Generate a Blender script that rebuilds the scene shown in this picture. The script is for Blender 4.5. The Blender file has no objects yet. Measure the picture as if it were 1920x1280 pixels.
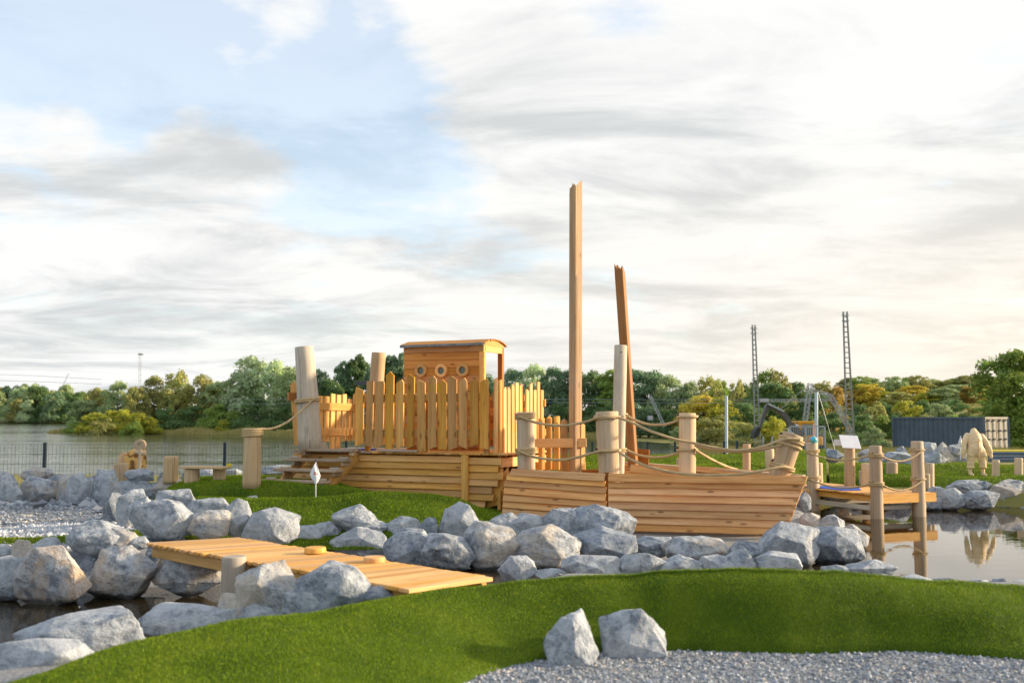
import bpy, bmesh, math, random
import numpy as np
from mathutils import Vector, Matrix, noise as mnoise
random.seed(7); rng = np.random.default_rng(7)
SC = bpy.context.scene
COL = SC.collection
R = math.radians
# ------------------------------------------------------------------ camera
EYE = 2.0; FPX = 1867.0; HORIZON = 785.0
TILT = math.atan((HORIZON - 640) / FPX)
cam_d = bpy.data.cameras.new('camera'); cam = bpy.data.objects.new('camera', cam_d); COL.objects.link(cam)
cam.location = (0, 0, EYE); cam.rotation_euler = (math.pi/2 + TILT, 0, 0)
cam_d.sensor_width = 36; cam_d.lens = 36 * FPX / 1920
cam_d.clip_start = 0.1; cam_d.clip_end = 4000
cam_d.dof.use_dof = True; cam_d.dof.focus_distance = 17.0; cam_d.dof.aperture_fstop = 1.8
SC.camera = cam
SC.render.resolution_x = 1024; SC.render.resolution_y = 682
SC.view_settings.view_transform = 'Standard'; SC.view_settings.look = 'None'
SC.view_settings.exposure = 1.24; SC.view_settings.gamma = 1.0

def P(px, py, d):
    """world point seen at photo pixel (px, py) at forward distance d"""
    u = (px - 960) / FPX; v = (640 - py) / FPX
    c, s = math.cos(TILT), math.sin(TILT)
    k = d / (c - v * s)
    return Vector((u * k, d, EYE + k * (s + v * c)))

# ------------------------------------------------------------------ sky and sun
SUN_EL, SUN_AZ = R(15), R(83)          # azimuth clockwise from +Y (the view direction)
SUN = Vector((math.sin(SUN_AZ)*math.cos(SUN_EL), math.cos(SUN_AZ)*math.cos(SUN_EL), math.sin(SUN_EL)))
sl = bpy.data.lights.new('sun', 'SUN'); so = bpy.data.objects.new('sun', sl); COL.objects.link(so)
sl.energy = 3.2; sl.angle = R(4); sl.color = (1.0, 0.80, 0.55)
so.rotation_euler = SUN.to_track_quat('Z', 'Y').to_euler()

class NT:
    """small node-tree writer"""
    def __init__(s, tree): s.t = tree; tree.nodes.clear()
    def n(s, kind, **kw):
        nd = s.t.nodes.new(kind)
        for k, v in kw.items(): setattr(nd, k, v)
        return nd
    def set(s, sock, v):
        if hasattr(v, 'is_linked') or isinstance(v, bpy.types.NodeSocket): s.t.links.new(v, sock)
        elif isinstance(v, (tuple, list)) and len(v) == 3 and sock.type == 'RGBA': sock.default_value = (*v, 1)
        else: sock.default_value = v
    def math(s, op, a, b=0.0, c=None, clamp=False):
        nd = s.n('ShaderNodeMath', operation=op, use_clamp=clamp); s.set(nd.inputs[0], a); s.set(nd.inputs[1], b)
        if c is not None: s.set(nd.inputs[2], c)
        return nd.outputs[0]
    def vmath(s, op, a, b=None, scale=None):
        nd = s.n('ShaderNodeVectorMath', operation=op); s.set(nd.inputs[0], a)
        if b is not None: s.set(nd.inputs[1], b)
        if scale is not None: s.set(nd.inputs[3], scale)
        return nd.outputs[1] if op in ('DOT_PRODUCT', 'LENGTH') else nd.outputs[0]
    def mix(s, f, a, b, mode='MIX'):
        nd = s.n('ShaderNodeMix', data_type='RGBA', blend_type=mode)
        s.set(nd.inputs[0], f); s.set(nd.inputs[6], a); s.set(nd.inputs[7], b)
        return nd.outputs[2]
    def noise(s, vec, scale, detail=4, rough=0.55, dist=0.0, dim='3D'):
        nd = s.n('ShaderNodeTexNoise'); s.set(nd.inputs['Vector'], vec)
        nd.inputs['Scale'].default_value = scale; nd.inputs['Detail'].default_value = detail
        nd.inputs['Roughness'].default_value = rough; nd.inputs['Distortion'].default_value = dist
        return nd.outputs[0]
    def ramp(s, f, lo, hi, a=0.0, b=1.0):
        nd = s.n('ShaderNodeMapRange', interpolation_type='SMOOTHSTEP'); s.set(nd.inputs[0], f)
        for i, v in enumerate((lo, hi, a, b)): nd.inputs[i+1].default_value = v
        return nd.outputs[0]
    def mapping(s, vec, scale=(1,1,1), loc=(0,0,0)):
        nd = s.n('ShaderNodeMapping'); s.set(nd.inputs[0], vec)
        nd.inputs['Scale'].default_value = scale; nd.inputs['Location'].default_value = loc
        return nd.outputs[0]
    def bump(s, h, strength=0.3, dist=0.02, normal=None):
        nd = s.n('ShaderNodeBump'); nd.inputs['Strength'].default_value = strength; nd.inputs['Distance'].default_value = dist
        s.set(nd.inputs['Height'], h)
        if normal is not None: s.set(nd.inputs['Normal'], normal)
        return nd.outputs[0]

world = bpy.data.worlds.new('World'); SC.world = world; world.use_nodes = True
T = NT(world.node_tree)
wout = T.n('ShaderNodeOutputWorld')
sky = T.n('ShaderNodeTexSky', sky_type='NISHITA', sun_disc=False, sun_elevation=SUN_EL, sun_rotation=SUN_AZ,
          air_density=1.0, dust_density=1.6, ozone_density=1.6)
bg_sky = T.n('ShaderNodeBackground'); T.t.links.new(sky.outputs[0], bg_sky.inputs[0]); bg_sky.inputs[1].default_value = 0.15
D = T.n('ShaderNodeTexCoord').outputs['Generated']
sep = T.n('ShaderNodeSeparateXYZ'); T.set(sep.inputs[0], D)
zz = T.math('ADD', T.math('MAXIMUM', sep.outputs[2], 0.0), 0.13)
cmb = T.n('ShaderNodeCombineXYZ')
T.set(cmb.inputs[0], T.math('DIVIDE', sep.outputs[0], zz)); T.set(cmb.inputs[1], T.math('DIVIDE', sep.outputs[1], zz))
plane = cmb.outputs[0]
big = T.noise(T.mapping(plane, (0.62, 0.62, 1), (3.1, 7.7, 0)), 1.0, 7, 0.56, 0.35)
small = T.noise(T.mapping(plane, (1.0, 1.0, 1), (1.3, 0.4, 5)), 3.2, 6, 0.6, 0.2)
def lobe(px, py, rad, amp):
    c = (P(px, py, 10) - Vector((0, 0, EYE))).normalized()
    d = T.vmath('DOT_PRODUCT', D, tuple(c))
    return T.ramp(d, math.cos(R(rad)), 1.0, 0.0, amp)
wisp = T.noise(T.mapping(plane, (0.5, 1.0, 1), (4.4, 1.7, 2)), 6.0, 6, 0.62, 0.5)
cov = T.math('ADD', T.math('ADD', T.math('MULTIPLY', big, 0.55), T.math('MULTIPLY', small, 0.42)), T.math('MULTIPLY', wisp, 0.12))
for a in ((480, 200, 9, -0.13), (60, 40, 9, -0.20), (200, 130, 8, -0.16), (640, 130, 6, -0.10), (760, 230, 7, -0.10), (620, 270, 6, -0.06), (1130, 30, 5, -0.03),
          (480, 20, 5, 0.17), (600, 75, 4, 0.13), (900, 30, 8, 0.14), (720, 20, 4, 0.06), (800, 330, 6, -0.05), (230, 245, 5, 0.10), (60, 190, 4, 0.10), (420, 300, 5, 0.10), (150, 400, 14, 0.16),
          (1350, 180, 16, 0.10), (1750, 350, 20, 0.12), (900, 480, 16, 0.12)):
    cov = T.math('ADD', cov, lobe(*a))
mask = T.ramp(cov, 0.42, 0.66)
base_haze = T.ramp(sep.outputs[2], 0.0, 0.26, 1.0, 0.50)         # thin veil that thickens towards the horizon
mask = T.math('MAXIMUM', mask, base_haze)
shade = T.noise(T.mapping(plane, (0.7, 1.0, 1), (9.1, 2.2, 0)), 1.6, 8, 0.62, 0.45)
ccol = T.mix(T.ramp(shade, 0.40, 0.66), (0.87, 0.87, 0.855), (0.58, 0.60, 0.61))
warm = T.vmath('DOT_PRODUCT', D, tuple(SUN))
lowz = T.ramp(sep.outputs[2], 0.0, 0.30, 1.0, 0.0)
ccol = T.mix(T.math('MULTIPLY', T.ramp(warm, -0.25, 1.0), lowz), ccol, (0.96, 0.85, 0.68))
bg_c = T.n('ShaderNodeBackground'); T.set(bg_c.inputs[0], ccol); bg_c.inputs[1].default_value = 0.49
mx = T.n('ShaderNodeMixShader'); T.set(mx.inputs[0], mask)
T.t.links.new(bg_sky.outputs[0], mx.inputs[1]); T.t.links.new(bg_c.outputs[0], mx.inputs[2])
T.t.links.new(mx.outputs[0], wout.inputs[0])

# ------------------------------------------------------------------ materials
def material(name, build):
    m = bpy.data.materials.new(name); m.use_nodes = True
    t = NT(m.node_tree); out = t.n('ShaderNodeOutputMaterial')
    b = t.n('ShaderNodeBsdfPrincipled'); t.t.links.new(b.outputs[0], out.inputs[0])
    build(t, b, out); return m
def TC(t, kind='Object'): return t.n('ShaderNodeTexCoord').outputs[kind]
def orand(t): return t.n('ShaderNodeObjectInfo').outputs['Random']
def ocol(t): return t.n('ShaderNodeObjectInfo').outputs['Color']

def wood(name, c1, c2, dark, rough=0.62, knots=1.0, weather=0.0, grain=1.0, streak=0.0):
    def f(t, b, o):
        co = TC(t); r = orand(t)
        off = t.n('ShaderNodeCombineXYZ'); t.set(off.inputs[0], t.math('MULTIPLY', r, 37)); t.set(off.inputs[1], t.math('MULTIPLY', r, 11)); t.set(off.inputs[2], t.math('MULTIPLY', r, 23))
        co = t.vmath('ADD', co, off.outputs[0])
        warp = t.noise(t.mapping(co, (1.2, 6, 6)), 1.0, 2)
        g = t.noise(t.mapping(co, (1.6*grain, 42, 42)), 1.0, 5, 0.62, 0.5)
        g2 = t.noise(t.mapping(co, (0.9, 9, 9)), 1.0, 4, 0.55, 0.3)
        vo = t.n('ShaderNodeTexVoronoi', feature='F1'); t.set(vo.inputs['Vector'], t.mapping(co, (3.2, 9.0, 9.0))); vo.inputs['Scale'].default_value = 1.0
        sepc = t.n('ShaderNodeSeparateColor'); t.set(sepc.inputs[0], vo.outputs['Color'])
        kn = t.math('MULTIPLY', t.ramp(vo.outputs['Distance'], 0.07, 0.26, 1, 0), t.ramp(sepc.outputs[0], 0.50, 0.56))
        col = t.mix(t.ramp(g2, 0.3, 0.72), c1, c2)
        col = t.mix(t.math('MULTIPLY', t.ramp(g, 0.42, 0.75), 0.55), col, dark)
        col = t.mix(t.math('MULTIPLY', kn, 0.72*knots), col, tuple(0.55*x for x in dark))
        # board-to-board tone
        hv = t.n('ShaderNodeHueSaturation'); t.set(hv.inputs['Color'], col)
        t.set(hv.inputs['Value'], t.ramp(r, 0, 1, 0.76, 1.16)); t.set(hv.inputs['Hue'], t.math('ADD', 0.489, t.math('MULTIPLY', t.math('FRACT', t.math('MULTIPLY', r, 7.3)), 0.007)))
        t.set(hv.inputs['Saturation'], t.ramp(t.math('FRACT', t.math('MULTIPLY', r, 3.7)), 0, 1, 0.94, 1.08))
        col = hv.outputs[0]
        if streak:
            st = t.noise(t.mapping(co, (0.35, 26, 26)), 1.0, 3, 0.6, 0.6)
            col = t.mix(t.math('MULTIPLY', t.ramp(st, 0.56, 0.70), streak), col, tuple(0.5*x for x in dark))
        if weather:
            wn = t.noise(t.mapping(co, (1.1, 3, 3)), 1.3, 5, 0.6)
            col = t.mix(t.math('MULTIPLY', t.ramp(wn, 0.4, 0.7), weather), col, (0.36, 0.33, 0.28))
        t.set(b.inputs['Base Color'], col); b.inputs['Roughness'].default_value = rough
        b.inputs['Specular IOR Level'].default_value = 0.3
        t.set(b.inputs['Normal'], t.bump(t.math('ADD', g, t.math('MULTIPLY', g2, 0.5)), 0.35, 0.006))
    return material(name, f)
W_HULL = wood('larch_hull', (0.60, 0.325, 0.088), (0.77, 0.470, 0.155), (0.32, 0.130, 0.026))
W_BOW = wood('larch_bow', (0.70, 0.365, 0.122), (0.85, 0.515, 0.210), (0.36, 0.135, 0.032))
W_PICK = wood('larch_picket', (0.58, 0.300, 0.052), (0.76, 0.430, 0.105), (0.32, 0.125, 0.020), grain=0.8)
W_NEW_OR_SUNLIT = wood('golden_board', (0.72, 0.40, 0.105), (0.84, 0.52, 0.175), (0.46, 0.205, 0.045), knots=0.6)  # own colour of bridge and pier; carries painted sunlight on sun-facing ship parts
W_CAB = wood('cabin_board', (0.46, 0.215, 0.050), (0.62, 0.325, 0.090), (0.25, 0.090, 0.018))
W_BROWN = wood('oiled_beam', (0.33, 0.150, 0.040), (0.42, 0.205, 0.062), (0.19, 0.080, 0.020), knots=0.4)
W_LOG = wood('peeled_log', (0.56, 0.42, 0.255), (0.66, 0.52, 0.345), (0.40, 0.27, 0.14), rough=0.7, knots=0.35, weather=0.25, grain=0.5, streak=0.6)
W_GREY = wood('weathered_log', (0.52, 0.44, 0.33), (0.62, 0.55, 0.44), (0.36, 0.28, 0.19), rough=0.75, knots=0.3, weather=0.55, grain=0.5, streak=0.6)
W_YLOG = wood('fresh_log', (0.60, 0.42, 0.215), (0.70, 0.52, 0.295), (0.44, 0.28, 0.12), rough=0.7, knots=0.35, weather=0.1, grain=0.5, streak=0.6)
W_TREAD = wood('worn_tread', (0.42, 0.28, 0.15), (0.52, 0.40, 0.27), (0.25, 0.14, 0.06), weather=0.45)
W_BARK = material('bark', lambda t, b, o: (t.set(b.inputs['Base Color'], t.mix(t.noise(t.mapping(TC(t), (1, 6, 6)), 3, 4), (0.05, 0.035, 0.025), (0.17, 0.14, 0.11))), b.inputs['Roughness'].__setattr__('default_value', 0.9)))
def f_slab(t, b, o):
    n = t.noise(TC(t), 6.0, 4, 0.6, 0.4)
    t.set(b.inputs['Base Color'], t.mix(t.ramp(n, 0.53, 0.62), (0.70, 0.44, 0.14), (0.20, 0.09, 0.022))); b.inputs['Roughness'].default_value = 0.75
M_SLAB = material('half_barked_slab', f_slab)
def f_rope(t, b, o):
    n = t.noise(TC(t), 60, 3)
    t.set(b.inputs['Base Color'], t.mix(n, (0.40, 0.27, 0.12), (0.60, 0.45, 0.25))); b.inputs['Roughness'].default_value = 0.85
M_ROPE = material('hemp_rope', f_rope)

def f_rock(t, b, o):
    co = t.vmath('ADD', TC(t), t.vmath('SCALE', t.n('ShaderNodeObjectInfo').outputs['Location'], scale=3.7))
    n1 = t.noise(co, 2.2, 6, 0.62, 0.6); n2 = t.noise(co, 9.0, 6, 0.68, 0.3); n3 = t.noise(co, 55, 4, 0.7)
    veins = t.ramp(t.math('ABSOLUTE', t.math('SUBTRACT', t.noise(co, 3.1, 5, 0.6, 1.2), 0.5)), 0.0, 0.045, 1, 0)
    oc = ocol(t)
    col = t.mix(t.ramp(n2, 0.32, 0.66), (0.135, 0.165, 0.210), (0.50, 0.535, 0.575))
    col = t.mix(t.math('MULTIPLY', t.ramp(n1, 0.36, 0.64), 0.75), col, oc)
    col = t.mix(t.math('MULTIPLY', veins, 0.30), col, (0.58, 0.585, 0.58))
    col = t.mix(t.ramp(n3, 0.50, 0.72, 0, 0.45), col, (0.56, 0.565, 0.56))
    col = t.mix(t.ramp(n3, 0.28, 0.46, 0.5, 0), col, (0.085, 0.10, 0.125))
    # wet, algae-dark band just above the pond level
    z = t.n('ShaderNodeSeparateXYZ'); t.set(z.inputs[0], t.n('ShaderNodeNewGeometry').outputs['Position'])
    wet = t.ramp(t.math('ADD', z.outputs[2], t.math('MULTIPLY', n2, 0.08)), 0.07, 0.13, 1, 0)
    col = t.mix(t.math('MULTIPLY', wet, 0.82), col, (0.018, 0.018, 0.015))
    t.set(b.inputs['Base Color'], col); t.set(b.inputs['Roughness'], t.math('SUBTRACT', 0.86, t.math('MULTIPLY', wet, 0.5)))
    b.inputs['Specular IOR Level'].default_value = 0.35
    h = t.math('ADD', t.math('MULTIPLY', n2, 1.0), t.math('MULTIPLY', n3, 0.35))
    t.set(b.inputs['Normal'], t.bump(h, 0.75, 0.05))
M_ROCK = material('granite', f_rock)

def f_gravel_stone(t, b, o):
    r = t.n('ShaderNodeNewGeometry').outputs['Random Per Island']
    col = t.mix(t.ramp(r, 0.1, 0.9), (0.155, 0.178, 0.212), (0.42, 0.445, 0.48))
    col = t.mix(t.ramp(r, 0.94, 0.97), col, (0.55, 0.48, 0.40))
    col = t.mix(t.noise(TC(t), 90, 3), col, (0.5, 0.5, 0.5), 'OVERLAY')
    t.set(b.inputs['Base Color'], col); b.inputs['Roughness'].default_value = 0.85
M_STONE = material('gravel_stone', f_gravel_stone)
def f_white_stone(t, b, o):
    r = t.n('ShaderNodeNewGeometry').outputs['Random Per Island']
    t.set(b.inputs['Base Color'], t.mix(r, (0.36, 0.385, 0.43), (0.60, 0.615, 0.64))); b.inputs['Roughness'].default_value = 0.85
M_WSTONE = material('pale_stone', f_white_stone)
def f_ground(t, b, o):
    co = TC(t)
    n = t.noise(co, 38, 5, 0.7); n2 = t.noise(co, 1.2, 4); n3 = t.noise(co, 140, 3, 0.7)
    grav = t.mix(t.ramp(n, 0.33, 0.68), (0.13, 0.14, 0.155), (0.37, 0.38, 0.395))
    grav = t.mix(t.ramp(n3, 0.45, 0.7, 0, 0.6), grav, (0.46, 0.47, 0.48))
    grav = t.mix(t.ramp(n2, 0.45, 0.7, 0, 0.35), grav, (0.33, 0.31, 0.275))
    at = t.n('ShaderNodeAttribute', attribute_name='cover').outputs['Color']
    s = t.n('ShaderNodeSeparateColor'); t.set(s.inputs[0], at)
    grass = t.mix(t.noise(co, 0.35, 5, 0.65), (0.13, 0.15, 0.035), (0.32, 0.27, 0.09))
    mud = t.mix(n2, (0.028, 0.022, 0.013), (0.06, 0.048, 0.03))
    sand = t.mix(t.noise(co, 16, 6, 0.7), (0.24, 0.235, 0.22), (0.36, 0.35, 0.33))
    col = t.mix(s.outputs[0], grav, grass); col = t.mix(s.outputs[1], col, mud); col = t.mix(s.outputs[2], col, sand)
    t.set(b.inputs['Base Color'], col); b.inputs['Roughness'].default_value = 0.95; b.inputs['Specular IOR Level'].default_value = 0.2
    t.set(b.inputs['Normal'], t.bump(t.math('ADD', n, t.math('MULTIPLY', n3, 0.5)), 0.7, 0.025))
M_GROUND = material('ground_cover', f_ground)

def f_turf(t, b, o):
    co = TC(t)
    n = t.noise(co, 1.7, 5, 0.6, 0.4); n2 = t.noise(co, 120, 3, 0.7)
    col = t.mix(t.ramp(n, 0.35, 0.66), (0.048, 0.090, 0.004), (0.095, 0.150, 0.008))  # backing darkened to deepen the self-shade between fibres
    col = t.mix(t.ramp(n2, 0.4, 0.7, 0, 0.5), col, (0.025, 0.050, 0.003))
    t.set(b.inputs['Base Color'], col); b.inputs['Roughness'].default_value = 0.8; b.inputs['Specular IOR Level'].default_value = 0.15
    t.set(b.inputs['Normal'], t.bump(n2, 0.5, 0.02))
M_TURF = material('turf_mat', f_turf)
def f_blade(t, b, o):
    r = t.n('ShaderNodeNewGeometry').outputs['Random Per Island']
    n = t.noise(TC(t), 1.7, 5, 0.6, 0.4); n2 = t.noise(TC(t), 7.0, 4, 0.6)
    col = t.mix(t.ramp(r, 0, 1), (0.135, 0.215, 0.006), (0.265, 0.375, 0.014))
    col = t.mix(t.ramp(n, 0.42, 0.68, 0, 0.4), col, (0.31, 0.34, 0.022))
    col = t.mix(t.ramp(n2, 0.52, 0.75, 0, 0.35), col, (0.055, 0.115, 0.005))
    col = t.mix(t.ramp(r, 0.97, 0.98), col, (0.28, 0.27, 0.08))
    t.set(b.inputs['Base Color'], col); b.inputs['Roughness'].default_value = 0.6; b.inputs['Specular IOR Level'].default_value = 0.2
    tr = t.n('ShaderNodeBsdfTranslucent'); t.set(tr.inputs[0], col)
    m = t.n('ShaderNodeMixShader'); m.inputs[0].default_value = 0.15
    t.t.links.new(b.outputs[0], m.inputs[1]); t.t.links.new(tr.outputs[0], m.inputs[2]); t.t.links.new(m.outputs[0], o.inputs[0])
M_BLADE = material('turf_fibre', f_blade)
def f_leaf(t, b, o):
    r = t.n('ShaderNodeNewGeometry').outputs['Random Per Island']
    oc = ocol(t)
    n = t.noise(TC(t), 0.75, 3)
    hv = t.n('ShaderNodeHueSaturation'); t.set(hv.inputs['Color'], oc)
    t.set(hv.inputs['Value'], t.math('MULTIPLY', t.ramp(r, 0, 1, 0.82, 1.22), t.ramp(n, 0.3, 0.7, 0.86, 1.16)))
    t.set(hv.inputs['Hue'], t.math('ADD', 0.485, t.math('MULTIPLY', t.ramp(n, 0.35, 0.65), 0.03)))
    col = hv.outputs[0]
    t.set(b.inputs['Base Color'], col); b.inputs['Roughness'].default_value = 0.55; b.inputs['Specular IOR Level'].default_value = 0.3
    tr = t.n('ShaderNodeBsdfTranslucent'); t.set(tr.inputs[0], col)
    m = t.n('ShaderNodeMixShader'); m.inputs[0].default_value = 0.42
    t.t.links.new(b.outputs[0], m.inputs[1]); t.t.links.new(tr.outputs[0], m.inputs[2]); t.t.links.new(m.outputs[0], o.inputs[0])
M_LEAF = material('leaf', f_leaf)
def water(name, deep, rip, scale, rough):
    def f(t, b, o):
        co = t.n('ShaderNodeNewGeometry').outputs['Position']
        n = t.noise(t.mapping(co, scale), 1.0, 4, 0.6, 0.4)
        t.set(b.inputs['Base Color'], deep); b.inputs['Roughness'].default_value = rough
        b.inputs['IOR'].default_value = 1.40; b.inputs['Specular IOR Level'].default_value = 0.8
        t.set(b.inputs['Normal'], t.bump(n, 1.0, rip))
    return material(name, f)
M_POND = water('pond_water', (0.030, 0.021, 0.008), 0.0013, (1.6, 2.6, 1), 0.0)
def f_lake(t, b, o):
    co = t.n('ShaderNodeNewGeometry').outputs['Position']
    n = t.noise(t.mapping(co, (0.55, 1.5, 1)), 1.0, 4, 0.6, 0.4)
    patch = t.ramp(t.noise(t.mapping(co, (0.012, 0.05, 1)), 1.0, 4, 0.6, 0.5), 0.36, 0.62, 0.3, 1.3)
    t.set(b.inputs['Base Color'], (0.055, 0.060, 0.042)); b.inputs['Roughness'].default_value = 0.05; b.inputs['IOR'].default_value = 1.5; b.inputs['Specular IOR Level'].default_value = 1.0
    t.set(b.inputs['Normal'], t.bump(t.math('MULTIPLY', n, patch), 1.0, 0.050))
M_LAKE = material('lake_water', f_lake)
def plain(name, c, rough=0.6, metal=0.0, var=0.25, sc=6.0, spec=0.4):
    def f(t, b, o):
        n = t.noise(TC(t), sc, 5, 0.65)
        t.set(b.inputs['Base Color'], t.mix(t.ramp(n, 0.3, 0.75), tuple(x*(1-var) for x in c), tuple(min(1, x*(1+var*0.5)) for x in c)))
        b.inputs['Roughness'].default_value = rough; b.inputs['Metallic'].default_value = metal; b.inputs['Specular IOR Level'].default_value = spec
    return material(name, f)
M_GALV = plain('galvanised_steel', (0.42, 0.44, 0.46), 0.45, 0.5, 0.2, 3)
M_MASTST = plain('dull_mast_steel', (0.30, 0.305, 0.28), 0.6, 0.2, 0.25, 2)
M_POLE = plain('pale_blue_grey_pole', (0.50, 0.60, 0.68), 0.45, 0.1, 0.1, 2)
M_DARKPOST = plain('anthracite_paint', (0.028, 0.045, 0.060), 0.5, 0.0, 0.2)
M_NAVY = plain('container_paint', (0.095, 0.130, 0.170), 0.55, 0.0, 0.22, 1.2)
M_NAVY_SUNLIT = plain('container_paint_sunlit', (0.33, 0.29, 0.23), 0.55, 0.0, 0.2, 1.5)  # container colour with golden sunlight mixed in for the door end
M_WHITE = plain('white_paint', (0.78, 0.78, 0.80), 0.55, 0.0, 0.06)
M_RED = plain('red_print', (0.55, 0.05, 0.07), 0.6, 0, 0.1)
M_PURPLE = plain('purple_tip', (0.06, 0.04, 0.12), 0.6, 0, 0.1)
M_BLUE = plain('blue_mat', (0.015, 0.085, 0.50), 0.8, 0, 0.2, 9)
M_BALL = plain('turquoise_ball', (0.10, 0.50, 0.62), 0.35, 0, 0.05)
M_YEL = plain('excavator_yellow', (0.75, 0.36, 0.03), 0.45, 0, 0.15)
M_BLACK = plain('dark_rubber', (0.03, 0.03, 0.032), 0.7, 0, 0.3)
M_ARM = plain('excavator_arm_grey', (0.10, 0.095, 0.09), 0.5, 0, 0.25)
M_GLASS = plain('cab_glass', (0.10, 0.14, 0.17), 0.05, 0, 0.05, 2, 0.8)
M_BRIGHTYEL = plain('yellow_plastic', (0.80, 0.62, 0.02), 0.5, 0, 0.05)
M_STATUE = wood('carved_oak', (0.74, 0.56, 0.29), (0.82, 0.66, 0.39), (0.50, 0.33, 0.14), knots=0.2)
M_FELT = plain('roof_felt', (0.22, 0.24, 0.25), 0.8, 0, 0.3, 9)
M_SLATE = plain('slate_board', (0.07, 0.085, 0.095), 0.6, 0, 0.2)
M_REED = material('reed', lambda t, b, o: (t.set(b.inputs['Base Color'], t.mix(t.n('ShaderNodeNewGeometry').outputs['Random Per Island'], (0.26, 0.25, 0.055), (0.50, 0.40, 0.14))), b.inputs['Roughness'].__setattr__('default_value', 0.8)))

# ------------------------------------------------------------------ builders
def tag(o, label=None, cat=None, group=None, kind=None):
    if label: o['label'] = label
    if cat: o['category'] = cat
    if group: o['group'] = group
    if kind: o['kind'] = kind
    return o
def root(name, loc, label=None, cat=None, group=None):
    o = bpy.data.objects.new(name, None); COL.objects.link(o); o.location = loc; o.empty_display_size = 0.2
    return tag(o, label, cat, group)
def world_of(o):
    m = Matrix.LocRotScale(o.location, o.rotation_euler, o.scale)
    while o.parent:
        o = o.parent; m = Matrix.LocRotScale(o.location, o.rotation_euler, o.scale) @ m
    return m
def link(name, me, mat, parent=None, M=None):
    o = bpy.data.objects.new(name, me); COL.objects.link(o)
    if mat and not me.materials: me.materials.append(mat)
    M = M or Matrix.Identity(4)
    if parent is not None:
        o.parent = parent; M = world_of(parent).inverted() @ M
    o.location, o.rotation_euler, o.scale = M.to_translation(), M.to_euler(), M.to_scale()
    return o
def mesh_np(name, v, f, smooth=False):
    """v (n,3) array, f (m,k) array of equal-size faces"""
    v = np.asarray(v, np.float32); f = np.asarray(f, np.int32)
    me = bpy.data.meshes.new(name); me.vertices.add(len(v)); me.vertices.foreach_set('co', v.ravel())
    k = f.shape[1]; me.loops.add(f.size); me.loops.foreach_set('vertex_index', f.ravel())
    me.polygons.add(len(f)); me.polygons.foreach_set('loop_start', np.arange(0, f.size, k, dtype=np.int32))
    me.polygons.foreach_set('use_smooth', np.full(len(f), smooth)); me.update(calc_edges=True); me.validate()
    return me
def mesh_py(name, v, f, smooth=False):
    me = bpy.data.meshes.new(name); me.from_pydata([tuple(p) for p in v], [], f)
    if smooth: me.polygons.foreach_set('use_smooth', [True]*len(me.polygons))
    me.update(); return me
def centred(name, v, f, mat, parent=None, smooth=False):
    """mesh given in world coordinates; origin at the middle of its foot"""
    v = np.asarray(v, float); c = (v.min(0)+v.max(0))/2; c[2] = v[:, 2].min()
    k = {len(x) for x in f}
    me = mesh_np(name, v-c, f, smooth) if len(k) == 1 else mesh_py(name, v-c, f, smooth)
    return link(name, me, mat, parent, Matrix.Translation(c))
def frame(origin, x, z):
    x = Vector(x).normalized(); z = Vector(z); z = (z - x*z.dot(x)).normalized(); y = z.cross(x)
    return Matrix(((x.x, y.x, z.x, origin[0]), (x.y, y.y, z.y, origin[1]), (x.z, y.z, z.z, origin[2]), (0, 0, 0, 1)))
_plank_cache = {}
def plank_mesh(L, w, t, ch=0.006, skew0=0.0, skew1=0.0):
    """board along X (0..L), width along Y (-w/2..w/2), thickness along Z, chamfered arrises; skew slants an end"""
    key = (round(L, 3), round(w, 3), round(t, 3), round(skew0, 3), round(skew1, 3))
    if key in _plank_cache: return _plank_cache[key]
    c = min(ch, w*0.2, t*0.3); a, b = w/2, t/2
    prof = [(-a+c, -b), (a-c, -b), (a, -b+c), (a, b-c), (a-c, b), (-a+c, b), (-a, b-c), (-a, -b+c)]
    v = []
    for (x0, sk, inset) in ((0, skew0, 1), (c, skew0, 0), (L-c, skew1, 0), (L, skew1, 1)):
        for (y, z) in prof:
            s = 1 - (c/max(a, 1e-6) if inset else 0); s2 = 1 - (c/max(b, 1e-6) if inset else 0)
            v.append((x0 + sk*(y/w), y*s, z*s2))
    f = [tuple(range(7, -1, -1)), tuple(range(24, 32))]
    for r in range(3):
        for i in range(8):
            f.append((r*8+i, r*8+(i+1) % 8, (r+1)*8+(i+1) % 8, (r+1)*8+i))
    me = mesh_py('plank', v, f); _plank_cache[key] = me; return me
def plank(name, a, b, w, t, nrm, mat, parent, skew0=0.0, skew1=0.0, own=False):
    """board from world point a to b (centre line of its middle), face normal nrm"""
    a, b = Vector(a), Vector(b)
    me = plank_mesh((b-a).length, w, t, 0.006, skew0, skew1)
    if me.materials and me.materials[0] != mat: me = me.copy(); me.materials.clear()
    return link(name, me, mat, parent, frame(a, b-a, nrm))
def prism(name, outline, t, M, mat, parent, ch=0.0):
    """outline in local XY (counter-clockwise), thickness t along local Z"""
    n = len(outline); v = [(x, y, -t/2) for x, y in outline] + [(x, y, t/2) for x, y in outline]
    f = [tuple(range(n-1, -1, -1)), tuple(range(n, 2*n))] + [(i, (i+1) % n, n+(i+1) % n, n+i) for i in range(n)]
    return link(name, mesh_py(name, v, f), mat, parent, M)
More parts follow.
